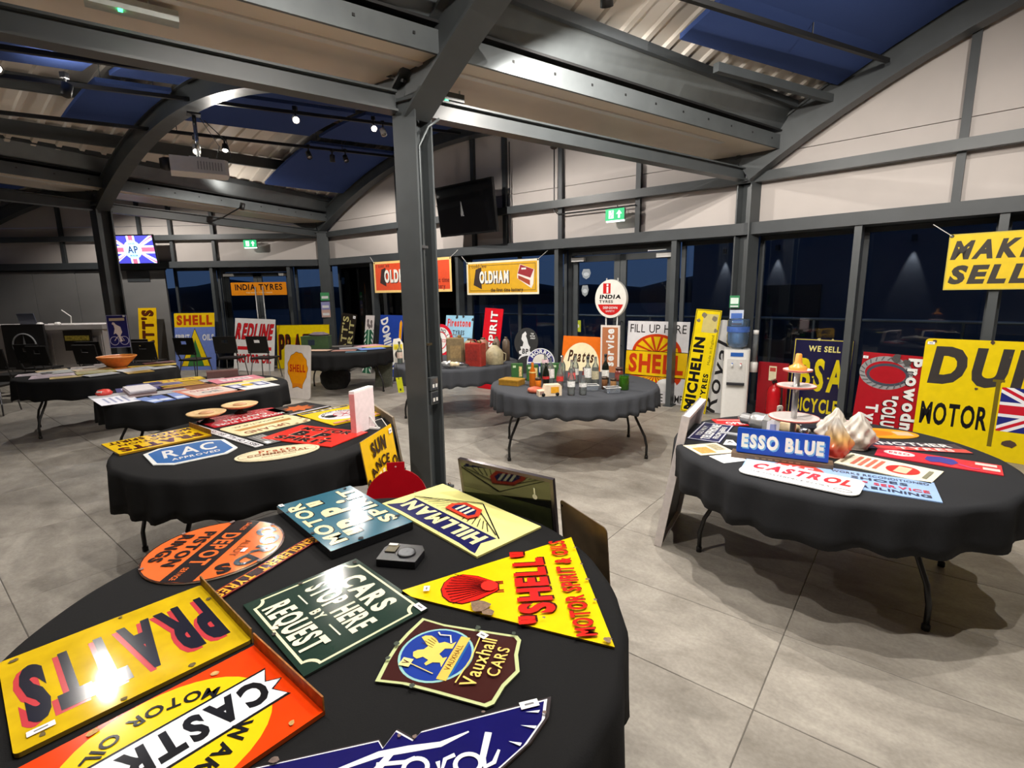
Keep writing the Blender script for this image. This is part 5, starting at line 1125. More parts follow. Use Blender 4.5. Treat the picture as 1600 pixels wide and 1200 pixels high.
for nm, x, y, z, w_, h_, col, yaw, lb in (('notice', -.10, .275, 1.50, .12, .16, (40, 130, 80), 0, 'small green safety notice on the wall column above the water cooler'), ('notice', -.14, .275, 1.26, .17, .21, (200, 208, 226), 0, 'white and blue notice on the wall column above the water cooler')):
    p = C1+WM.n*y; s = Sign(nm, lb, 'notice', w_, h_, LEAN(p.x-.02+(0.04 if w_ > .15 else .0), p.y, math.degrees(math.atan2(-p.y, -p.x)), h_, 0, z), col, None, .004, None, 'wall notices', .5)
    s.rect(0, .01, w_*.8, h_*.5, (70, 110, 190) if w_ > .15 else (224, 240, 230), 'print'); s.rect(0, -h_*.38, w_*.8, h_*.12, (190, 70, 60) if w_ > .15 else (230, 230, 230), 'print'); s.done()
for z, col, lb in ((1.62, (60, 150, 90), 'small green notice on the far wall column'), (1.40, (150, 150, 200), 'lilac notice on the far wall column'), (1.22, (206, 170, 160), 'pinkish notice on the far wall column')):
    s = Sign('notice', lb, 'notice', .20, .19, LEAN(K.x+.03, K.y-.27, -70, .19, 0, z), col, None, .004, None, 'wall notices', .5); s.rect(0, -.02, .15, .06, (230, 230, 232), 'print'); s.done()

# ------------------------------------------------------------------ boards leaning on tables
s = Sign('enamel_sign', 'white rounded sign with an orange scallop shell leaning on the far table', 'sign', .60, .92, LEAN(-3.70, 8.60, -114, .92, 7), (214, 206, 200), rrect(.60, .92, .06), .01, (160, 150, 140))
scl = [(.225*(1+.035*math.cos(11*a))*math.cos(a), .27*(1+.03*math.cos(11*a))*math.sin(a)) for a in [math.radians(-38+k*256/59) for k in range(60)]]
sc2 = scl+[(-.12, -.27), (-.11, -.34), (0, -.31), (.11, -.34), (.12, -.27)]
s.poly([(x*1.03, y*1.03+.06) for x, y in sc2], (120, 70, 20), 'shell_emblem'); s.poly([(x, y+.06) for x, y in sc2], (226, 144, 16), 'shell_emblem'); s.poly([(-.11, -.27), (-.10, -.27), (0, -.25), (.10, -.27), (.11, -.27), (.10, -.20), (-.10, -.20)], (214, 126, 30), 'shell_emblem')
s.text('SHELL', 0, .06, .36, .13, (186, 56, 20), bold=.04); s.done()
ab = empty('a_frame_board', (1.15, 3.53, 0)); tag(ab, 'white edged board seen from behind leaning on the right table', 'board')
Mb = LEAN(1.145, 3.535, -30, .95, -9); Mb = Matrix.Translation((-1.15, -3.53, 0)) @ Mb
bk = MB(); bk.box((0, 0, -.02), (.62, .95, .012), mat((150, 146, 142), rough=.6, var=.1), Mb); bk.build('board', ab)
for c, d in (((-.30, 0, 0), (.025, .95, .05)), ((.30, 0, 0), (.025, .95, .05)), ((0, .463, 0), (.575, .024, .05)), ((0, -.463, 0), (.575, .024, .05))):
    b = MB(); b.box(c, d, mat((214, 206, 204), rough=.5, var=.08), Mb); b.build('frame_rail', ab)
b = MB(); b.box((0, -.22, -.008), (.56, .46, .012), mat((34, 30, 28), rough=.6, var=.2), Mb); b.build('dark_infill', ab)

# decals on the glass of the middle double door
for t, z, w_, h_, col, c2, lb in ((2.55, 2.03, .17, .17, (150, 158, 166), (196, 204, 210), 'pale shield sticker high on the left door pane'), (2.57, 1.75, .14, .19, (140, 146, 150), (190, 196, 200), 'grey cross sticker lower on the left door pane'), (2.72, 1.15, .15, .20, (166, 176, 40), (214, 214, 206), 'yellow green label low on the left door pane')):
    s = Sign('window_sticker', lb, 'sticker', w_, h_, WLEAN(WM, t, -.316, h_, 0, z-h_/2), col, [(-w_/2, h_*.1), (-w_*.35, -h_*.3), (0, -h_/2), (w_*.35, -h_*.3), (w_/2, h_*.1), (w_*.35, h_/2), (-w_*.35, h_/2)] if z > 1.5 else None, .003, None, 'door stickers', .5); s.ell(0, .0, w_*.3, h_*.18, c2, 'print'); s.done()
# ------------------------------------------------------------------ papers and signs on the farther tables
TZ = 0.750
def card(name, label, cat, cx, cy, w, h, rot, col, deco=None, th=.004, group=None, rough=.35, shape=None, z=TZ):
    s = Sign(name, label, cat, w, h, FLAT(cx, cy, rot, z, th), col, shape, th, None, group, rough)
    if deco: deco(s)
    s.done(); return s
def lines(col, n=4, fw=.8, fh=.6):
    def f(s):
        for k in range(n): s.rect(0, s.h*fh*(.5-k/(n-1)) if n > 1 else 0, s.w*fw*(1-.12*(k % 2)), s.h*fh/(n*1.9), col, 'lettering')
    return f
def words(*ws):
    def f(s):
        for t, y, W_, H_, c in ws: s.text(t, 0, y*s.h, W_*s.w, H_*s.h, c, bold=.035)
    return f
g3 = 'papers and signs on the third table'; g4 = 'papers and signs on the table with the orange bowl'; g5 = 'papers on the table with the green box'
card('paper_sheet', 'white sheet with grey print at the front left of the third table', 'paper', -3.93, 4.95, .50, .31, -42, (226, 226, 234), lines((150, 156, 186), 4, .7, .5), .003, g3, .7)
for x, y, r, c, lb in ((-3.57, 4.92, 60, (120, 146, 206), 'left'), (-3.50, 5.00, 52, (84, 108, 176), 'middle'), (-3.42, 5.12, 46, (130, 150, 206), 'right')):
    card('blue_booklet', 'blue printed booklet at the front of the third table, %s of three' % lb, 'booklet', x, y, .11, .40, r, c, lambda s: s.rect(0, -s.h*.22, s.w*.8, s.h*.3, (206, 216, 236), 'print'), .004, g3, .5)
bk_ = empty('book_stack', (-3.93, 5.28, TZ), math.radians(45)); tag(bk_, 'small stack of pale magazines on the third table', 'magazines')
for k, c in enumerate(((190, 170, 172), (120, 100, 100), (206, 196, 200), (220, 214, 216))):
    b = MB(); b.box((.006*(k % 2), .008*(k % 3), .008+.016*k), (.23, .42, .015), mat(c, rough=.5)); b.build('magazine', bk_)
card('enamel_sign', 'orange bordered cream sign at the front right of the third table', 'sign', -3.25, 5.36, .48, .62, 53, (226, 140, 110), lambda s: (s.rect(0, -.02, .40, .42, (236, 216, 204), 'field'), s.text('GARAGE', 0, .08, .3, .09, (190, 90, 90)), s.text('OIL', 0, -.08, .2, .1, (110, 130, 140)), s.rect(0, .25, .44, .06, (206, 150, 140), 'band')), .006, g3)
card('enamel_sign', 'white and yellow sign with dark blue blocks at the third table', 'sign', -2.99, 5.68, .46, .58, 48, (232, 232, 234), lambda s: (s.rect(0, .23, .46, .10, (240, 220, 120), 'band'), s.rect(-.13, 0, .14, .26, (70, 80, 130), 'block'), s.rect(-.13, 0, .08, .18, (226, 226, 240), 'block'), s.rect(.13, 0, .14, .26, (70, 80, 130), 'block'), s.rect(.13, 0, .08, .18, (226, 226, 240), 'block'), s.ell(0, .02, .06, .08, (230, 190, 40), 'print')), .006, g3)
card('enamel_sign', 'pink and white sign at the far right of the third table', 'sign', -3.36, 6.12, .54, .36, 47, (216, 130, 144), lambda s: (s.rect(0, 0, .34, .2, (230, 214, 216), 'field'), s.text('TYRES', 0, 0, .28, .09, (120, 90, 100))), .006, g3)
card('enamel_sign', 'long yellow sign with faded letters at the far side of the third table', 'sign', -4.08, 6.08, .60, .26, 44, (226, 190, 40), words(('PETROL', 0, .8, .5, (150, 80, 60))), .006, g3)
card('enamel_sign', 'brown sign with yellow stripes in the middle of the third table', 'sign', -3.80, 5.78, .44, .42, 46, (110, 64, 40), lambda s: [s.rect(0, .14-.12*k, .40, .05, (230, 190, 40), 'lettering') for k in range(3)], .006, g3)
card('enamel_sign', 'dark blue sign with white script at the left of the third table', 'sign', -4.12, 5.58, .46, .32, 40, (44, 46, 110), words(('Michelin', .12, .8, .28, (220, 216, 232)), ('STOCK', -.2, .6, .25, (200, 196, 220))), .006, g3)
card('grey_folder', 'flat grey folder beside the white sheet on the third table', 'folder', -4.12, 5.22, .46, .18, 46, (170, 170, 172), None, .008, g3, .6)
b = MB(); b.lathe([(0, 0), (.06, 0), (.075, .03), (.05, .06), (0, .07)], mat((206, 60, 50), rough=.4), 14); b.box((.0, -.02, .045), (.05, .09, .02), WHITEP); o = b.build('toy_car'); o.location = (-4.24, 5.20, TZ); tag(o, 'small red and white model at the left rim of the third table', 'model')
b = MB(); b.box((0, 0, .04), (.34, .14, .08), mat((72, 44, 40), rough=.6)); b.box((0, 0, .084), (.345, .145, .012), mat((86, 54, 48), rough=.6)); o = b.build('wooden_box'); o.location = (-3.62, 6.30, TZ); o.rotation_euler = (0, 0, .55); tag(o, 'low dark brown box at the far rim of the third table', 'box')
for i, (x, y, w, h, r, c, lb) in enumerate(((-3.66, 5.36, .36, .22, 44, (200, 200, 206), 'pale grey sheet in the middle of the third table'), (-4.24, 5.80, .32, .22, 50, (60, 62, 120), 'navy card at the left rim of the third table'), (-3.02, 6.02, .34, .24, 40, (226, 214, 170), 'cream card at the right rear of the third table'), (-3.46, 5.60, .30, .24, 48, (150, 96, 60), 'brown card in the centre of the third table'), (-3.66, 6.08, .34, .20, 42, (214, 206, 204), 'white card beside the low brown box'), (-4.02, 5.80, .34, .2, 46, (130, 120, 150), 'violet grey card left of the striped brown sign'))):
    card('display_card', lb, 'card', x, y, w, h, r, c, lines(tuple(int(v*.6) for v in c), 3), .004, g3, .5, None, TZ+.0045*(i % 2))
# table with the orange bowl
bw_ = empty('ceramic_bowl', (-5.78, 7.42, TZ)); tag(bw_, 'orange flared bowl standing on the far left table', 'bowl')
b = MB(); b.lathe([(.0, .0), (.11, .0), (.12, .02), (.23, .14), (.24, .155), (.225, .155), (.11, .03), (0, .02)], mat((222, 130, 62), rough=.5, var=.1), 32); b.build('body', bw_)
b = MB(); b.lathe([(.23, .150), (.245, .158), (.238, .166), (.222, .158)], mat((240, 156, 70), rough=.4), 32, caps=False); b.build('rim', bw_)
for i, (x, y, w, h, r, c, lb) in enumerate(((-5.35, 7.52, .60, .20, 32, (206, 176, 60), 'yellow strip sign at the right rim of the orange bowl table'), (-5.28, 7.10, .44, .40, 58, (196, 200, 204), 'pale grey sheet at the right front of the orange bowl table'), (-5.66, 6.86, .42, .34, 45, (150, 140, 40), 'mustard yellow sign at the front of the orange bowl table'), (-6.02, 6.62, .46, .36, 38, (206, 186, 200), 'pale lilac sheet at the front left rim of the orange bowl table'), (-6.22, 6.98, .46, .36, 48, (186, 190, 188), 'grey white sheet at the left of the orange bowl table'), (-5.92, 7.12, .40, .28, 52, (190, 160, 110), 'tan card in the middle of the orange bowl table'), (-5.62, 7.18, .34, .24, 60, (214, 130, 50), 'orange card just before the orange bowl'), (-6.20, 7.40, .40, .28, 40, (150, 130, 120), 'brown grey sheet left of the orange bowl'), (-5.42, 7.78, .40, .22, 45, (110, 60, 50), 'dark red card behind the orange bowl'), (-6.48, 7.12, .34, .26, 50, (200, 176, 130), 'tan sheet at the left rim of the orange bowl table'), (-6.38, 6.74, .36, .26, 36, (214, 200, 210), 'white lilac sheet at the far left front of the orange bowl table'), (-5.40, 6.62, .34, .24, 60, (170, 170, 172), 'grey card at the front right rim of the orange bowl table'), (-5.05, 7.28, .30, .22, 55, (206, 204, 200), 'white card at the right rim of the orange bowl table'), (-5.06, 6.84, .30, .24, 50, (186, 150, 60), 'ochre card at the right front rim of the orange bowl table'), (-6.10, 7.70, .40, .22, 44, (120, 100, 96), 'dark brown sheet at the far left of the orange bowl table'), (-5.76, 6.52, .34, .22, 42, (226, 196, 120), 'pale yellow card at the front rim of the orange bowl table'))):
    card('display_card', lb, 'card', x, y, w, h, r, c, lines(tuple(int(v*.62) for v in c), 3), .005, g4, .5, None, TZ+.0055*(i % 3))
# table with the green box
gb_ = empty('metal_box', (-3.72, 9.72, TZ), math.radians(4)); tag(gb_, 'green metal ammunition style box with a crumpled top on the far table', 'box')
gm_ = mat((60, 84, 50), rough=.5, var=.15)
b = MB(); b.box((0, 0, .11), (.50, .24, .22), gm_); b.build('body', gb_)
b = MB(); b.box((0, 0, .226), (.51, .25, .016), gm_); b.tube([(-.1, 0, .235), (-.08, 0, .28), (.08, 0, .28), (.1, 0, .235)], .008, BLACKM, 6); b.build('lid', gb_)
b = MB(); b.box((-.06, -.122, .12), (.12, .006, .10), mat((34, 44, 60), rough=.5)); b.build('label_plate', gb_)
b = MB(); b.lathe([(.18, .236), (.20, .26), (.10, .30), (.0, .29)], mat((96, 84, 92), rough=.8, var=.2), 9, Matrix.Scale(.6, 4, (0, 1, 0)) , False); o = b.build('folded_cloth'); o.location = (-3.66, 9.72, TZ+.005); tag(o, 'grey brown folded cloth lying on top of the green metal box', 'cloth')
for i, (x, y, w, h, r, c, lb) in enumerate(((-2.80, 10.02, .50, .34, 48, (214, 160, 166), 'pink and white sheet at the far side of the green box table'), (-2.55, 9.72, .46, .30, 40, (190, 170, 50), 'olive yellow sheet at the right of the green box table'), (-2.58, 9.36, .46, .30, 30, (100, 130, 200), 'blue and white sheet at the right front of the green box table'), (-3.05, 9.62, .40, .30, 20, (150, 150, 156), 'grey sheet in the middle of the green box table'), (-3.02, 9.16, .42, .24, 8, (150, 110, 100), 'brown photograph at the front of the green box table'), (-3.50, 9.20, .44, .24, -8, (190, 160, 140), 'tan sheet at the front left of the green box table'), (-2.75, 8.98, .36, .18, 14, (70, 100, 116), 'teal card at the front rim of the green box table'), (-3.35, 9.95, .44, .26, 12, (96, 92, 86), 'dark grey sheet behind the green box'))):
    card('display_card', lb, 'card', x, y, w, h, r, c, lines(tuple(min(255, int(v*1.2)) for v in c), 3), .005, g5, .5, None, TZ+.0055*(i % 3))
# sack and wood board under that table
b = MB(); b.lathe([(.0, .0), (.20, .01), (.27, .12), (.28, .26), (.20, .40), (.10, .46), (.0, .47)], mat((44, 44, 42), rough=.8, var=.3, scale=18), 14); o = b.build('waste_sack'); o.location = (-3.35, 9.55, 0); tag(o, 'dark grey sack standing under the green box table', 'sack')
s = Sign('plain_board', 'greenish wooden board leaning under the right side of the green box table', 'board', .34, .62, LEAN(-2.46, 9.62, -95, .62, 10), mat((92, 94, 80), rough=.8, var=.2), None, .015, rough=.7); s.rect(0, .28, .34, .012, (70, 70, 60), 'edge_strip'); s.done()

# ------------------------------------------------------------------ fuel cans table
cg = 'old cans on the fuel can table'
def box_can(name, label, x, y, rz, w, d, h, col, top=None, lab=None):
    r = empty(name, (x, y, TZ), rz); tag(r, label, 'can', cg)
    m = mat(col, rough=.5, var=.22, scale=25)
    b = MB(); b.prism(rrect(w, d, .02), 0, h, m); b.build('body', r)
    b = MB(); b.prism(rrect(w*.97, d*.97, .018), h, h+.012, mat(tuple(min(255, int(v*1.15)) for v in col), rough=.5, var=.2)); b.lathe([(.03, h+.01), (.03, h+.04), (.022, h+.05), (0, h+.05)], mat((130, 110, 70), rough=.4, metal=.5), 14, Matrix.Translation((w*.25, 0, 0))); b.build('cap', r)
    b = MB(); b.tube([(-w*.3, 0, h+.01), (-w*.25, 0, h+.055), (w*.05, 0, h+.055), (w*.08, 0, h+.01)], .007, m, 6); b.build('handle', r)
    if lab: b = MB(); b.box((0, -d/2-.002, h*.5), (w*.6, .003, h*.5), mat(lab, rough=.5, var=.25, scale=40)); b.build('embossed_panel', r)
    return r
box_can('fuel_can', 'square red fuel can at the front of the can table', -.50, 7.02, math.radians(-24), .25, .17, .30, (156, 44, 34), None, (140, 40, 34))
box_can('fuel_can', 'tall tan fuel can with rounded top behind the red can', -.80, 7.22, math.radians(8), .25, .16, .36, (128, 110, 78), None, (150, 126, 84))
box_can('oil_tin', 'black and orange oil tin just right of the middle column', -1.06, 7.16, math.radians(10), .16, .12, .36, (44, 30, 26), None, (200, 90, 50))
box_can('oil_tin', 'rusty brown oil tin at the very edge of the middle column', -1.24, 7.30, math.radians(4), .14, .12, .35, (130, 84, 60), None, (150, 90, 60))
r = empty('conical_can', (-.24, 7.16, TZ)); tag(r, 'cream round can with conical top right of the red can', 'can', cg)
b = MB(); b.lathe([(0, 0), (.12, 0), (.125, .01), (.125, .16), (.10, .20), (.05, .25), (.035, .27), (0, .27)], mat((176, 164, 130), rough=.5, var=.2, scale=30), 24); b.build('body', r)
b = MB(); b.lathe([(.032, .26), (.032, .30), (.026, .305), (0, .305)], mat((96, 88, 70), rough=.4, metal=.5), 14); b.build('cap', r)
b = MB(); b.tube([(.12, 0, .16), (.16, 0, .14), (.155, 0, .05), (.12, 0, .03)], .008, mat((176, 164, 130), rough=.5, var=.2), 6); b.build('handle', r)
for x, y, rr, hh, c, lb in ((-.62, 7.55, .09, .33, (140, 124, 96), 'drab round can behind the tan fuel can'), (-.42, 7.55, .08, .34, (150, 104, 84), 'copper coloured round can behind the red can'), (-.22, 7.48, .05, .36, (120, 100, 84), 'thin brown can behind the cream can'), (-.08, 7.52, .055, .35, (96, 80, 66), 'dark brown can at the right of the back row')):
    r = empty('round_can', (x, y, TZ)); tag(r, lb, 'can', cg); m = mat(c, rough=.45, var=.25, scale=30)
    b = MB(); b.lathe([(0, 0), (rr, 0), (rr, hh*.8), (rr*.6, hh*.9), (rr*.4, hh*.93), (0, hh*.93)], m, 18); b.build('body', r); b = MB(); b.lathe([(rr*.4, hh*.92), (rr*.4, hh), (0, hh)], mat((90, 80, 60), rough=.4, metal=.5), 12); b.build('cap', r)
CER = mat((226, 206, 168), rough=.35, var=.08); ALU = mat((184, 184, 184), rough=.32, metal=.7, var=.06)
def spark_plug(x, y, z, rz, L, label):
    r = empty('spark_plug_model', (x, y, z), rz); tag(r, label, 'spark plug'); k = L/.44; R = Matrix.Rotation(PI/2, 4, 'Y'); S = Matrix.Scale(k, 4)
    b = MB(); b.lathe([(0, .02), (.035, .02), (.036, .10)]+[(.032+.004*(i % 2), .10+.0001*i) for i in range(2)]+[(.036, .03)], ALU, 20, S @ R); 
    b = MB(); b.lathe([(0, -.03), (.010, -.03), (.010, .0), (.033, .0)]+[(.033 if i % 2 else .037, .006+.006*i) for i in range(12)]+[(.052, .078), (.056, .10), (.056, .17), (.048, .175), (.0, .175)], ALU, 24, S @ R); b.build('threaded_shell', r)
    b = MB(); b.lathe([(.062, .175), (.062, .215), (.0, .215)], ALU, 6, S @ R, False); b.build('hexagon', r)
    b = MB(); b.lathe([(.046, .215), (.044, .26), (.038, .265), (.038, .28), (.042, .285), (.036, .33), (.030, .37), (0, .37)], CER, 24, S @ R); b.build('insulator', r)
    b = MB(); b.lathe([(.014, .37), (.014, .385), (.024, .39), (.026, .42), (.018, .44), (0, .44)], CHROME, 18, S @ R); b.build('terminal', r)
    return r
spark_plug(-.98, 6.80, TZ+.058, math.radians(-12), .34, 'silver oversized spark plug lying before the tan fuel can')
r = empty('car_mascot', (-.70, 6.88, TZ), .3); tag(r, 'small silver car mascot beside the red fuel can', 'mascot')
b = MB(); b.tube([(-.12, 0, .03), (-.05, .02, .05), (.03, .0, .045), (.12, -.03, .02)], [.012, .03, .026, .008], CHROME, 10); b.build('body', r)
b = MB(); b.tube([(-.10, .05, .02), (-.02, .08, .06), (.04, .05, .05)], [.006, .012, .004], CHROME, 8); b.box((0, 0, .008), (.16, .07, .016), ALU); b.build('base', r)
# left rim items
def bottle(label, x, y, prof, m, label_col=None, lz=(.05, .13), cap=None, liquid=None, group='bottles on the bottle table', name='glass_bottle', z=TZ):
    r = empty(name, (x, y, z)); tag(r, label, 'bottle', group)
    b = MB(); b.lathe(prof, m, 18); b.build('body', r)
    H = prof[-1][1]; rn = max(prof[-2][0], .008)
    if liquid: b = MB(); b.lathe([(0, .006)]+[(q*.9, zz+.004) for q, zz in prof[1:4]]+[(0, prof[3][1])], liquid, 14); b.build('liquid', r)
    if label_col:
        rr = max(q for q, zz in prof)+.0015; b = MB(); b.lathe([(rr, lz[0]), (rr, lz[1])], mat(label_col, rough=.6, var=.25, scale=60), 18)
        b.f = b.f[:18]; b.m = b.m[:18]; b.sm = b.sm[:18]; b.build('label', r)
    if cap: b = MB(); b.lathe([(rn*1.25, H-.004), (rn*1.25, H+.022), (0, H+.024)], mat(cap, rough=.4), 12); b.build('cap', r)
    return r
def glassy(c, rough=.03):
    key = ('g', c)
    if key in _M: return _M[key]
    m = glass_mat('bottle_glass', lin(c), 1.6, 0.16); _M[key] = m; return m
CG = glassy((222, 228, 226)); AG = mat((176, 92, 20), rough=.08, var=.1); GG = glassy((120, 190, 60)); DG = mat((22, 26, 20), rough=.08)
P_tall = [(0, 0), (.034, 0), (.036, .01), (.036, .14), (.030, .17), (.015, .21), (.014, .26)]
P_short = [(0, 0), (.034, 0), (.036, .01), (.036, .12), (.028, .15), (.017, .17), (.016, .19)]
P_wine = [(0, 0), (.037, 0), (.038, .01), (.038, .18), (.030, .21), (.014, .24), (.014, .30)]
P_jar = [(0, 0), (.044, 0), (.046, .01), (.046, .10), (.040, .115), (.034, .12), (.034, .13)]
bottle('clear bottle with a portrait label at the left rim of the can table', -1.62, 7.34, P_wine, CG, (220, 196, 180), (.08, .17), (60, 60, 60), mat((40, 80, 50), rough=.2), 'bottles on the can table')
bottle('amber bottle half hidden by the middle column on the can table', -1.48, 7.30, P_short, AG, (236, 220, 190), (.06, .10), (30, 26, 24), None, 'bottles on the can table')
bottle('second amber bottle behind the column edge on the can table', -1.38, 7.20, P_short, AG, (236, 220, 190), (.06, .10), (30, 26, 24), None, 'bottles on the can table')
s = Sign('tin_sign', 'grey topped yellow and white card standing at the left rim of the can table', 'card', .15, .36, LEAN(-1.66, 7.44, -75, .36, 8, TZ), (226, 222, 210), [(-.075, -.18), (.075, -.18), (.075, .10), (.03, .18), (-.06, .17), (-.075, .10)], .004, None, rough=.5); s.rect(.0, .05, .13, .08, (226, 206, 30), 'print'); s.ell(0, -.06, .05, .06, (60, 50, 46), 'print'); s.done()
s = Sign('hanging_tag', 'bright yellow tag hanging from the left side of the can table', 'tag', .08, .20, WLEAN(Wall(Vector((-1.9, 6.76)), Vector((-1.0, 6.50))), .48, .06, .20, 0, .47, 8), (222, 226, 30), None, .012, None, None, .6, base=.10); s.rect(0, -.06, .02, .03, (30, 30, 30), 'print'); s.ell(0, .085, .008, .008, BLK, 'eyelet'); b = MB(); b.tube([(0, .085, .005), (0, .30, .0)], .003, BLACKM, 5, s.inv); b.build('string', s.root); s.done()

# ------------------------------------------------------------------ bottle table
bg = 'bottles on the bottle table'
for x, y, P, m, lc, lz, cp, lq, lb in (
    (.575, 4.86, P_tall, CG, (232, 232, 230), (.085, .14), None, None, 'tall clear oil bottle at the front of the bottle table'),
    (.690, 4.87, P_short, CG, (226, 226, 224), (.08, .12), None, None, 'shorter clear bottle beside the tall one at the front'),
    (.62, 5.20, P_wine, CG, (220, 90, 90), (.10, .17), None, mat((150, 40, 40), rough=.2), 'clear bottle with a red label in the middle'),
    (.50, 5.22, P_tall, CG, (206, 60, 54), (.08, .13), None, mat((206, 80, 60), rough=.2), 'clear bottle with pale red contents'),
    (.42, 5.42, P_wine, CG, (228, 224, 220), (.08, .18), None, None, 'clear white-lettered bottle left of the middle'),
    (.36, 5.30, P_tall, DG, (180, 40, 40), (.09, .12), None, None, 'dark bottle with a red band'),
    (.22, 5.34, P_tall, AG, (240, 200, 120), (.15, .165), None, None, 'amber orange bottle with a tall neck'),
    (.80, 5.30, P_wine, CG, (226, 226, 222), (.10, .20), (40, 40, 40), mat((96, 96, 60), rough=.2), 'clear bottle with round white label right of the middle'),
    (.90, 5.42, P_wine, CG, (190, 180, 150), (.06, .15), None, mat((80, 80, 50), rough=.2), 'greenish clear bottle near the wine bottle'),
    (1.02, 5.48, P_wine, DG, (228, 226, 220), (.07, .15), (24, 24, 24), None, 'dark wine bottle with a white label'),
    (.70, 5.55, P_wine, CG, (200, 196, 190), (.09, .16), None, None, 'clear bottle in the back row, middle'),
    (.56, 5.60, P_wine, CG, None, (0, 0), None, None, 'clear unlabelled bottle in the back row'),
    (.38, 5.72, P_wine, CG, (232, 200, 206), (.20, .24), None, None, 'pink tinted clear bottle by the arched sign'),
    (.84, 5.66, P_jar, mat((110, 40, 40), rough=.2), (160, 60, 50), (.03, .08), (60, 20, 20), None, 'dark red jar in the back row'),
    (1.20, 5.62, P_jar, mat((110, 46, 40), rough=.3), (130, 60, 50), (.02, .08), (70, 40, 30), None, 'brown red jar near the right rim')):
    bottle(lb, x, y, P, m, lc, lz, cp, lq, bg)
bottle('green glass jar at the right of the bottle table', 1.14, 5.10, [(0, 0), (.05, 0), (.052, .01), (.052, .12), (.050, .14), (.049, .15)], GG, None, (0, 0), None, mat((110, 190, 50), rough=.3), bg, 'glass_jar')
for x, y, lb, c in ((.27, 5.14, 'orange tin tube standing at the front left', (214, 120, 30)), (.95, 5.14, 'small brown lidded jar in the plastic tub', (120, 80, 50)), (1.02, 5.04, 'second small brown jar behind the plastic tub', (150, 110, 70))):
    r = empty('small_jar', (x, y, TZ)); tag(r, lb, 'jar'); b = MB(); b.lathe([(0, 0), (.03, 0), (.03, .11), (.026, .115), (0, .115)], mat(c, rough=.35, var=.15), 14); b.build('body', r); b = MB(); b.lathe([(.031, .105), (.031, .13), (0, .13)], mat((60, 44, 30), rough=.4), 14); b.build('lid', r)
for x, y, rz, lb in ((.99, 4.95, .15, 'clear plastic tub at the front right of the bottle table'), (.80, 5.10, .1, 'second clear plastic tub behind the short bottle')):
    t = empty('plastic_tub', (x, y, TZ), rz); tag(t, lb, 'tub', 'plastic tubs'); m = glassy((226, 232, 240))
    b = MB(); a, c = .075, .05
    vs = [(-a*.85, -c*.85, .002), (a*.85, -c*.85, .002), (a*.85, c*.85, .002), (-a*.85, c*.85, .002), (-a, -c, .055), (a, -c, .055), (a, c, .055), (-a, c, .055)]
    b.add(vs, [(0, 1, 2, 3), (0, 4, 5, 1), (1, 5, 6, 2), (2, 6, 7, 3), (3, 7, 4, 0)], m); b.build('body', t)
    b = MB(); b.tube([(-a, -c, .055), (a, -c, .055), (a, c, .055), (-a, c, .055), (-a, -c, .055)], .004, WHITEP, 6); b.build('rim', t)
for x, y, rz, lb in ((.06, 5.86, .12, 'green oil carton at the left of the bottle table'), (.235, 5.74, .05, 'green oil carton behind the amber bottle'), (.40, 5.86, -.05, 'green oil carton beneath the arched sign'), (.53, 5.84, -.02, 'green oil carton right of the arched sign')):
    r = empty('oil_carton', (x, y, TZ), rz); tag(r, lb, 'carton', 'green oil cartons'); b = MB(); b.box((0, 0, .09), (.13, .08, .18), mat((44, 92, 44), rough=.45)); b.build('body', r)
    b = MB(); b.box((.035, -.041, .09), (.035, .003, .12), mat((206, 176, 120), rough=.5, var=.4, scale=60)); b.box((-.035, -.041, .15), (.035, .003, .025), mat((190, 210, 170), rough=.5)); b.build('printed_label', r)
r = empty('tin_box', (.0, 5.50, TZ), math.radians(-28)); tag(r, 'flat mustard yellow tin at the left rim of the bottle table', 'tin')
b = MB(); b.prism(rrect(.24, .18, .01), 0, .045, mat((150, 110, 34), rough=.4, var=.15)); b.build('body', r); b = MB(); b.prism(rrect(.245, .185, .012), .045, .062, mat((164, 122, 36), rough=.4, var=.15)); b.build('lid', r)
card('paper_slip', 'white paper slip behind the mustard yellow tin', 'paper', .10, 5.70, .10, .06, 20, (230, 230, 230), None, .002, None, .7)
r = empty('model_van', (.36, 4.86, TZ), math.radians(12)); tag(r, 'cream and yellow tinplate model van at the front of the bottle table', 'model')
b = MB(); b.prism([(-.115, 0), (-.115, .055), (-.06, .06), (-.045, .11), (.10, .11), (.115, .09), (.115, 0)], -.045, .045, mat((226, 206, 180), rough=.4, var=.08), Matrix.Rotation(PI/2, 4, 'X')); b.build('body', r)
b = MB(); b.box((.045, -.047, .06), (.08, .003, .06), mat((226, 160, 40), rough=.4, var=.15)); b.box((-.085, -.047, .035), (.04, .003, .03), mat((150, 120, 110), rough=.4)); b.build('printed_side', r)
for sx in (-.07, .07):
    b = MB(); b.lathe([(.0, -.05), (.018, -.05), (.018, .05), (0, .05)], BLACKP, 12, Matrix.Translation((sx, 0, .018)) @ Matrix.Rotation(PI/2, 4, 'X')); b.build('wheel', r)
b = MB(); b.lathe([(0, 0), (.06, .0), (.08, .02), (.07, .045), (.02, .06), (0, .06)], mat((186, 92, 66), rough=.5, var=.2), 14); o = b.build('clay_dish'); o.location = (.23, 5.02, TZ); tag(o, 'small brick red dish behind the model van', 'dish')
ar = [(-.165, -.17), (.165, -.17)]+circ(0, 0, .165, n=20, a0=0, a1=180)
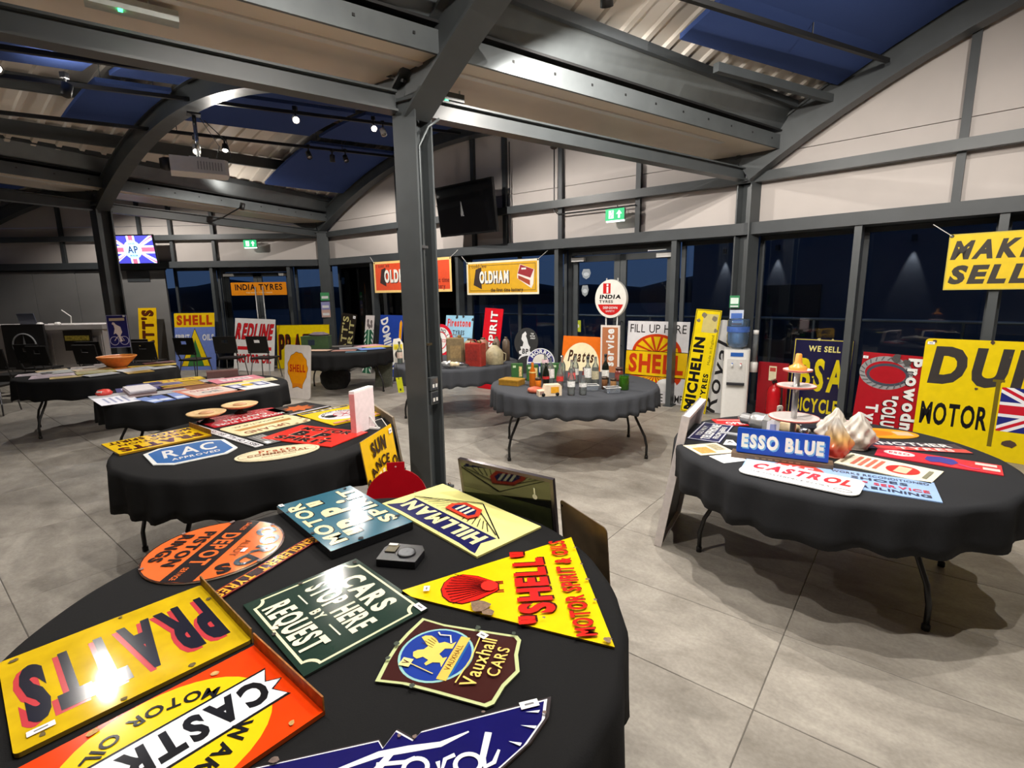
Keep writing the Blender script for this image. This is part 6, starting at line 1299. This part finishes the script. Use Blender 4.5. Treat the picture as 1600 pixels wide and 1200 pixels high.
s = Sign('arched_sign', 'arched blue and white lettered sign standing behind the green cartons', 'sign', .33, .34, LEAN(.345, 6.02, -98, .34, 6, TZ), (226, 226, 232), ar, .006, None); s.poly([(x*.93, y*.93) for x, y in circ(0, 0, .165, n=20, a0=0, a1=180)], (54, 50, 120), 'field'); s.poly(circ(0, 0, .095, n=18, a0=0, a1=180), (220, 214, 204), 'field'); s.arc('MORRIS', 0, 0, .125, .045, 90, 125, WHT, bold=.035); s.rect(0, -.09, .31, .15, (54, 50, 120), 'field'); s.text('OILS', 0, -.09, .2, .07, WHT); s.done()

# ------------------------------------------------------------------ right table
g8 = 'signs on the right table'
card('enamel_sign', 'pale blue brake service sign under the white oil sign', 'sign', 1.70, 2.575, .87, .29, -33, (150, 182, 226), lambda s: (s.ell(-.17, .02, .13, .11, (206, 70, 60), 'emblem'), s.text('BRAKE', -.26, .03, .34, .09, (190, 206, 236)), s.text('WORKS RECONDITIONED', .20, .095, .42, .034, (60, 66, 90), bold=.02), s.text('SHOES', .20, .035, .24, .04, (50, 56, 80), bold=.03), s.text('OF SERVICE', .24, -.03, .32, .04, (200, 60, 80), bold=.03), s.text('RELINING', .26, -.095, .28, .038, (50, 56, 80), bold=.03)), .005, g8)
card('enamel_sign', 'white rounded oil sign with red italic letters, front rim of right table', 'sign', 1.515, 2.565, .56, .27, -42, (232, 232, 232), lambda s: (s.text('CASTROL', .0, .04, .47, .105, (214, 34, 44), bold=.055, shear=.15), s.text('THE MASTERPIECE IN OILS', -.04, -.065, .38, .022, (90, 90, 94), bold=.0), s.ring(.21, -.085, .04, .022, .004, (90, 90, 94))), .005, g8, .3, rrect(.56, .27, .06), TZ+.006)
card('enamel_sign', 'cream sign with red print and a red ellipse on the right table', 'sign', 2.084, 2.704, .44, .27, -51, (238, 232, 208), lambda s: (s.ell(.07, 0, .075, .085, (200, 50, 46), 'emblem'), s.rect(.07, 0, .06, .12, (236, 200, 170), 'emblem'), [s.rect(-.04-.035*k, 0, .02, .18, (206, 110, 90), 'lettering') for k in range(4)], s.rect(.18, 0, .02, .15, (130, 130, 110), 'lettering'), s.rect(-.195, 0, .012, .2, (140, 140, 110), 'lettering')), .005, g8)
card('enamel_sign', 'red sign with a blue elephant shape and a white oval', 'sign', 2.437, 2.806, .56, .20, -41, (206, 40, 60), lambda s: (s.ell(-.17, .02, .075, .055, (240, 226, 226), 'badge'), s.text('ESSO', -.17, .02, .1, .04, (206, 40, 60)), s.poly([(-.05, -.02), (-.04, .05), (.02, .08), (.08, .06), (.10, 0), (.07, -.06), (.02, -.04), (-.02, -.06)], (60, 60, 150), 'elephant'), s.stroke([(.10, -.02), (.16, -.06), (.19, -.05)], .02, (196, 60, 120), 'elephant'), s.rect(.215, .05, .09, .05, (240, 200, 196), 'lettering'), s.rect(.235, -.03, .07, .05, (240, 200, 196), 'lettering')), .005, g8)
card('enamel_sign', 'dark and red tyre sign with white letters at the back right of the table', 'sign', 2.50, 3.07, .56, .19, -14, (60, 50, 66), lambda s: (s.text('ANOTHER', .0, .045, .46, .07, WHT, bold=.03), s.rect(.03, -.055, .50, .075, (206, 70, 70), 'band'), s.text('TYRES', .05, -.055, .3, .05, (240, 226, 220), bold=.03)), .005, g8)
card('enamel_sign', 'orange yellow oval sign at the far right of the table', 'sign', 2.52, 3.38, .46, .26, -14, (236, 160, 30), lambda s: (s.ell(-.05, 0, .13, .08, (226, 130, 20), 'emblem'), s.rect(.14, 0, .1, .1, (226, 190, 150), 'emblem')), .005, g8, .3, circ(0, 0, .23, .13))
card('enamel_sign', 'navy bordered sign with white words at the left of the right table', 'sign', 1.40, 3.47, .50, .215, 57, (40, 42, 84), lambda s: (s.frame(.006, .008, (226, 226, 232)), s.text('YOU MAY', 0, .06, .28, .035, WHT), s.text('TELEPHONE', 0, .0, .42, .06, WHT, bold=.045), s.text('FROM HERE', 0, -.06, .34, .035, WHT)), .005, g8)
card('printed_card', 'cream card with orange pictures at the left rim of the right table', 'card', 1.235, 3.085, .235, .21, 11, (238, 224, 196), lambda s: (s.rect(-.045, -.02, .10, .12, mat((222, 150, 80), rough=.5, var=.35, scale=70), 'picture'), s.rect(.06, .02, .07, .12, mat((170, 160, 130), rough=.5, var=.35, scale=70), 'picture')), .003, g8, .5)
card('paper_sheet', 'small blank white sheet at the front left of the right table', 'paper', 1.28, 2.90, .165, .135, 15, (238, 238, 238), None, .002, g8, .7)
card('enamel_sign', 'red sign with white corner at the far left of the right table', 'sign', 1.66, 3.72, .26, .19, -4, (210, 46, 46), lambda s: (s.text('OPEN', .02, -.03, .16, .07, WHT), s.rect(0, .06, .2, .02, (240, 190, 180), 'lettering')), .005, g8)
card('printed_sheet', 'pink and white printed sheet at the far rim of the right table', 'paper', 2.42, 3.68, .26, .16, -12, (226, 176, 180), lambda s: (s.rect(-.04, 0, .12, .12, (236, 222, 224), 'print'), s.rect(.08, 0, .012, .15, (70, 70, 130), 'print')), .003, g8, .6)
card('grey_strip', 'grey metal strip in front of the spark plug', 'strip', 1.62, 3.33, .40, .05, -38, (170, 172, 176), None, .008, g8, .4)
card('enamel_strip', 'black strip sign with a white arrow behind the cake stand', 'sign', 2.12, 3.47, .30, .09, -30, (34, 32, 36), lambda s: (s.stroke([(.02, .02), (.05, 0), (.02, -.02)], .008, WHT), s.ell(-.08, .01, .006, .006, WHT)), .03, g8)
card('enamel_strip', 'orange red strip behind the blue light box', 'sign', 1.98, 3.10, .30, .10, -14, (226, 84, 44), lambda s: s.rect(0, 0, .26, .02, (250, 170, 110), 'lettering'), .005, g8)
spark_plug(1.675, 3.60, TZ+.070, math.radians(-59), .48, 'giant cream and silver spark plug model on the right table')
s = Sign('price_card', 'small white and lilac ticket propped before the spark plug', 'card', .085, .13, LEAN(1.745, 3.30, -105, .13, 10, TZ), (226, 226, 236), [(-.04, -.065), (.035, -.065), (.0425, .04), (.0, .065), (-.035, .045)], .003, None, None, .6); s.poly([(-.02, -.02), (.02, -.02), (.022, .03), (-.016, .03)], (140, 150, 200), 'print'); s.done()
s = Sign('wooden_peg', 'thin white tag with a black letter above the lilac ticket', 'tag', .035, .13, LEAN(1.79, 3.33, -105, .13, -14, TZ+.10), (232, 228, 216), rrect(.035, .13, .012), .005, None, None, .6); s.text('A', 0, .03, .02, .025, BLK); b = MB(); b.tube([(0, -.06, -.005), (0, -.165, -.02)], .005, BLACKM, 6, s.inv); b.build('wire', s.root); s.done()
card('paper_tag', 'white letter A tag beside the blue light box', 'tag', 1.425, 3.215, .09, .12, -20, (232, 232, 232), lambda s: s.text('A', 0, .01, .04, .05, (90, 90, 90)), .003, None, .6, [(-.045, -.06), (.045, -.06), (.02, .06), (-.02, .06)])
st = empty('cake_stand', (1.735, 3.05, TZ)); tag(st, 'three tier stand with white and red plates on a steel pole', 'stand')
b = MB(); b.lathe([(.017, 0), (.017, .49), (0, .495)], ALU, 14); b.build('pole', st)
b = MB(); b.lathe([(0, 0), (.06, 0), (.055, .008), (.02, .014)], ALU, 20); b.build('foot', st)
for z, rr in ((.20, .14), (.398, .108), (.495, .080)):
    b = MB(); b.lathe([(0, z-.004), (rr*.7, z-.004), (rr*.98, z+.004), (rr, z+.012), (rr*.96, z+.013), (rr*.7, z+.004), (0, z+.004)], mat((222, 214, 210), rough=.35), 32); pl = b.build('tier', st)
    b = MB(); b.lathe([(rr*.985, z+.002), (rr*1.012, z+.009), (rr*1.0, z+.014), (rr*.975, z+.012)], mat((206, 110, 96), rough=.4), 32, caps=False); b.build('red_rim', pl)
b = MB(); b.lathe([(.047, .500), (.052, .513), (.045, .527), (.028, .537), (.021, .551), (.017, .598), (.013, .603), (0, .603)], mat((226, 150, 60), rough=.35), 20); b.build('orange_finial', st)
eb = empty('light_box', (1.555, 2.835, TZ), math.radians(-29)); tag(eb, 'bright blue light box with fat white bubble letters on a wooden base', 'light box')
b = MB(); b.box((0, 0, .015), (.52, .09, .03), mat((104, 84, 66), rough=.55, var=.15)); b.build('wooden_base', eb)
Me = Matrix.Translation((0, 0, .105)) @ Matrix.Rotation(PI/2-.12, 4, 'X')
b = MB(); b.prism(rrect(.47, .145, .006), -.02, .02, mat((30, 74, 178), rough=.3, var=.03), Me); bx_ = b.build('blue_panel', eb)
z_ = Sign.__new__(Sign); z_.inv = Me; z_.parts = {}; z_.k = 0; z_.th = .04; z_.rough = .3; z_.root = bx_
z_.text('ESSO BLUE', .006, -.008, .42, .082, (110, 170, 220), 'lettering', .07); z_.text('ESSO BLUE', 0, 0, .42, .082, (238, 240, 232), 'lettering', .055); z_.done()
b = MB()
for k in range(7): b.box((-.12+.035*k, -.046, .015), (.022, .002, .008), mat((150, 120, 90), rough=.5))
b.build('base_lettering', eb)['kind'] = 'stuff'
def flame(x, y, h, r, c0, c1, label, tw=0.0):
    t = empty('flame_shade', (x, y, TZ), tw); tag(t, label, 'lamp shade', 'glass flame shades')
    m = bpy.data.materials.new('flame_glass'); m.use_nodes = True; nt = m.node_tree; p = nt.nodes['Principled BSDF']
    ge = nt.nodes.new('ShaderNodeTexCoord'); sp = nt.nodes.new('ShaderNodeSeparateXYZ'); mr = nt.nodes.new('ShaderNodeMapRange'); mr.inputs[2].default_value = h; rp = nt.nodes.new('ShaderNodeValToRGB')
    nt.links.new(ge.outputs['Object'], sp.inputs[0]); nt.links.new(sp.outputs['Z'], mr.inputs[0]); nt.links.new(mr.outputs[0], rp.inputs[0]); nt.links.new(rp.outputs[0], p.inputs['Base Color'])
    e = rp.color_ramp.elements; e[0].color = lin(c0)+(1,); e[1].color = lin((206, 200, 190))+(1,); e[0].position = .22; e[1].position = .85; k = e.new(.5); k.color = lin(c1)+(1,)
    p.inputs['Roughness'].default_value = .2
    n = 40; L = 20; vs = []; fs = []
    for i in range(L+1):
        f = i/L; prof = (.62+.38*min(1, f*4))*(1-max(0, (f-.32)/.68)**1.35*.93) if f > 0 else .62
        for j in range(n):
            a = 2*PI*j/n; rr = r*prof*(1+.15*math.sin(5*a+11*f)*min(1, f*3)+.10*math.sin(8*a-16*f)*min(1, f*3))
            vs.append((rr*math.cos(a)+.012*math.sin(5*f), rr*math.sin(a), h*f))
    for i in range(L):
        for j in range(n): fs.append((i*n+j, i*n+(j+1) % n, (i+1)*n+(j+1) % n, (i+1)*n+j))
    fs.append(list(range(n-1, -1, -1))); fs.append([L*n+j for j in range(n)])
    b = MB(); b.add(vs, fs, m, None, True); b.build('flame_body', t)
    b = MB(); b.lathe([(0, -.0), (r*.66, 0), (r*.7, .008), (r*.62, .014)], mat((214, 120, 100) if c0[1] < 150 else (206, 200, 190), rough=.2), 24); b.build('foot_ring', t)
flame(1.915, 2.90, .25, .070, (206, 60, 50), (226, 180, 110), 'red and amber glass flame shade beside the blue light box')
flame(2.145, 3.06, .235, .095, (206, 200, 190), (214, 208, 198), 'clear white glass flame shade at the right', 1.0)
flame(2.06, 3.16, .24, .085, (200, 194, 184), (208, 202, 192), 'clear white glass flame shade behind the red one', 2.1)

# small gadget on the front table
gd = empty('car_gadget', (-.427, 1.781, .752), math.radians(-10)); tag(gd, 'black plastic box with a chrome dial on the front table', 'gadget')
b = MB(); b.prism([(-.075, -.06), (.075, -.06), (.08, .03), (.06, .065), (-.065, .065), (-.08, .03)], 0, .028, mat((22, 22, 26), rough=.3)); b.build('case', gd)
b = MB(); b.lathe([(.034, .028), (.034, .034), (.026, .036), (.014, .033), (0, .036)], mat((120, 122, 126), rough=.35, metal=.8), 24, Matrix.Translation((.02, 0, 0))); b.build('dial', gd)
b = MB(); b.box((-.045, .02, .030), (.04, .05, .005), mat((92, 84, 60), rough=.4)); b.box((-.05, .045, .034), (.035, .016, .003), WHITEP); b.build('name_plate', gd)

# ------------------------------------------------------------------ water cooler, bottle, fire cabinet
wc = empty('water_cooler', (2.94, 6.60, 0), math.radians(-23)); tag(wc, 'white water cooler with an upturned blue bottle by the wall column', 'water cooler')
wp = mat((226, 224, 220), rough=.35, var=.02)
b = MB(); b.prism(rrect(.31, .32, .05), .0, .98, wp); bd = b.build('cabinet', wc)
b = MB(); b.prism(rrect(.22, .02, .005, 0, -.155), .55, .86, mat((206, 204, 200), rough=.4)); b.build('tap_recess', bd)
b = MB(); b.box((0, -.18, .545), (.21, .07, .03), mat((40, 40, 46), rough=.4)); b.build('drip_tray', wc)
for x, c in ((-.05, (60, 110, 200)), (.05, (200, 60, 60))):
    b = MB(); b.tube([(x, -.16, .80), (x, -.20, .80), (x, -.20, .765)], .012, mat((236, 236, 236), rough=.3), 8); b.box((x, -.20, .81), (.02, .02, .01), mat(c, rough=.4)); b.build('tap', wc)
b = MB(); b.prism(rrect(.15, .004, 0, -.0, -.163), .895, .945, mat((40, 90, 170), rough=.3)); b.build('logo_plate', wc)
bl = mat((96, 140, 200), rough=.08, var=.05); 
wb = empty('water_bottle', (2.94, 6.60, .98)); tag(wb, 'blue plastic water bottle upturned on the cooler', 'bottle')
b = MB(); b.lathe([(0, 0), (.06, .0), (.125, .05), (.135, .09), (.130, .13), (.135, .17), (.130, .22), (.135, .26), (.135, .36), (.12, .385), (0, .39)], glassy((176, 206, 236)), 28); b.build('body', wb)
b = MB(); b.lathe([(0, .02), (.05, .02), (.115, .055), (.124, .09), (.124, .27), (0, .27)], mat((150, 180, 206), rough=.1), 24); b.build('water', wb)
b = MB(); b.lathe([(.137, .22), (.137, .29)], mat((60, 96, 170), rough=.5, var=.2, scale=20), 28); b.f = b.f[:28]; b.m = b.m[:28]; b.sm = b.sm[:28]; b.build('label', wb)
cdz = empty('cup_dispenser', (3.145, 6.54, .68)); tag(cdz, 'clear cup tube with white cap on the side of the water cooler', 'cup dispenser')
b = MB(); b.lathe([(0, .0), (.045, .0), (.045, .12), (.03, .14), (0, .14)], wp, 16); b.build('holder', cdz)
b = MB(); b.lathe([(.036, .13), (.036, .48), (.03, .50)], glassy((226, 232, 236)), 16); b.build('tube', cdz)
b = MB(); b.lathe([(.034, .49), (.034, .54), (0, .545)], wp, 14); b.build('cap', cdz)
p = WR.p(.54, .20, 0)
fc = empty('fire_point', (p.x, p.y, 0), math.radians(-44)); tag(fc, 'dark red fire extinguisher stand with a picture label', 'fire point')
rm = mat((150, 18, 30), rough=.35, var=.06)
b = MB(); b.prism([(-.18, -.02), (.18, -.02), (.18, .02), (-.18, .02)], .0, .80, rm); b.build('back_board', fc)
b = MB(); b.box((0, -.14, .05), (.36, .26, .10), rm); b.build('foot', fc)
b = MB(); b.box((.0, -.0235, .66), (.09, .004, .19), mat((226, 214, 180), rough=.5)); b.box((.0, -.026, .71), (.07, .002, .05), mat((190, 60, 50), rough=.5)); b.build('picture_label', fc)
fe = empty('fire_extinguisher', (p.x+WR.n.x*.14+.05, p.y+WR.n.y*.14-.04, .10), math.radians(-44)); tag(fe, 'red fire extinguisher standing on the red fire point', 'fire extinguisher')
b = MB(); b.lathe([(0, 0), (.075, 0), (.08, .02), (.08, .34), (.06, .40), (.025, .43), (.022, .46), (0, .46)], mat((190, 20, 30), rough=.25), 22); b.build('cylinder', fe)
b = MB(); b.box((0, 0, .475), (.03, .10, .03), BLACKM); b.box((0, -.05, .505), (.02, .12, .012), CHROME); b.build('valve', fe)
b = MB(); b.tube([(.02, 0, .47), (.09, .0, .44), (.10, 0, .2), (.085, 0, .14)], .010, BLACKP, 8); b.build('hose', fe)
b = MB(); b.lathe([(.081, .10), (.081, .27)], mat((206, 190, 180), rough=.5, var=.3, scale=50), 22); b.f = b.f[:12]; b.m = b.m[:12]; b.sm = b.sm[:12]; b.build('label', fe)
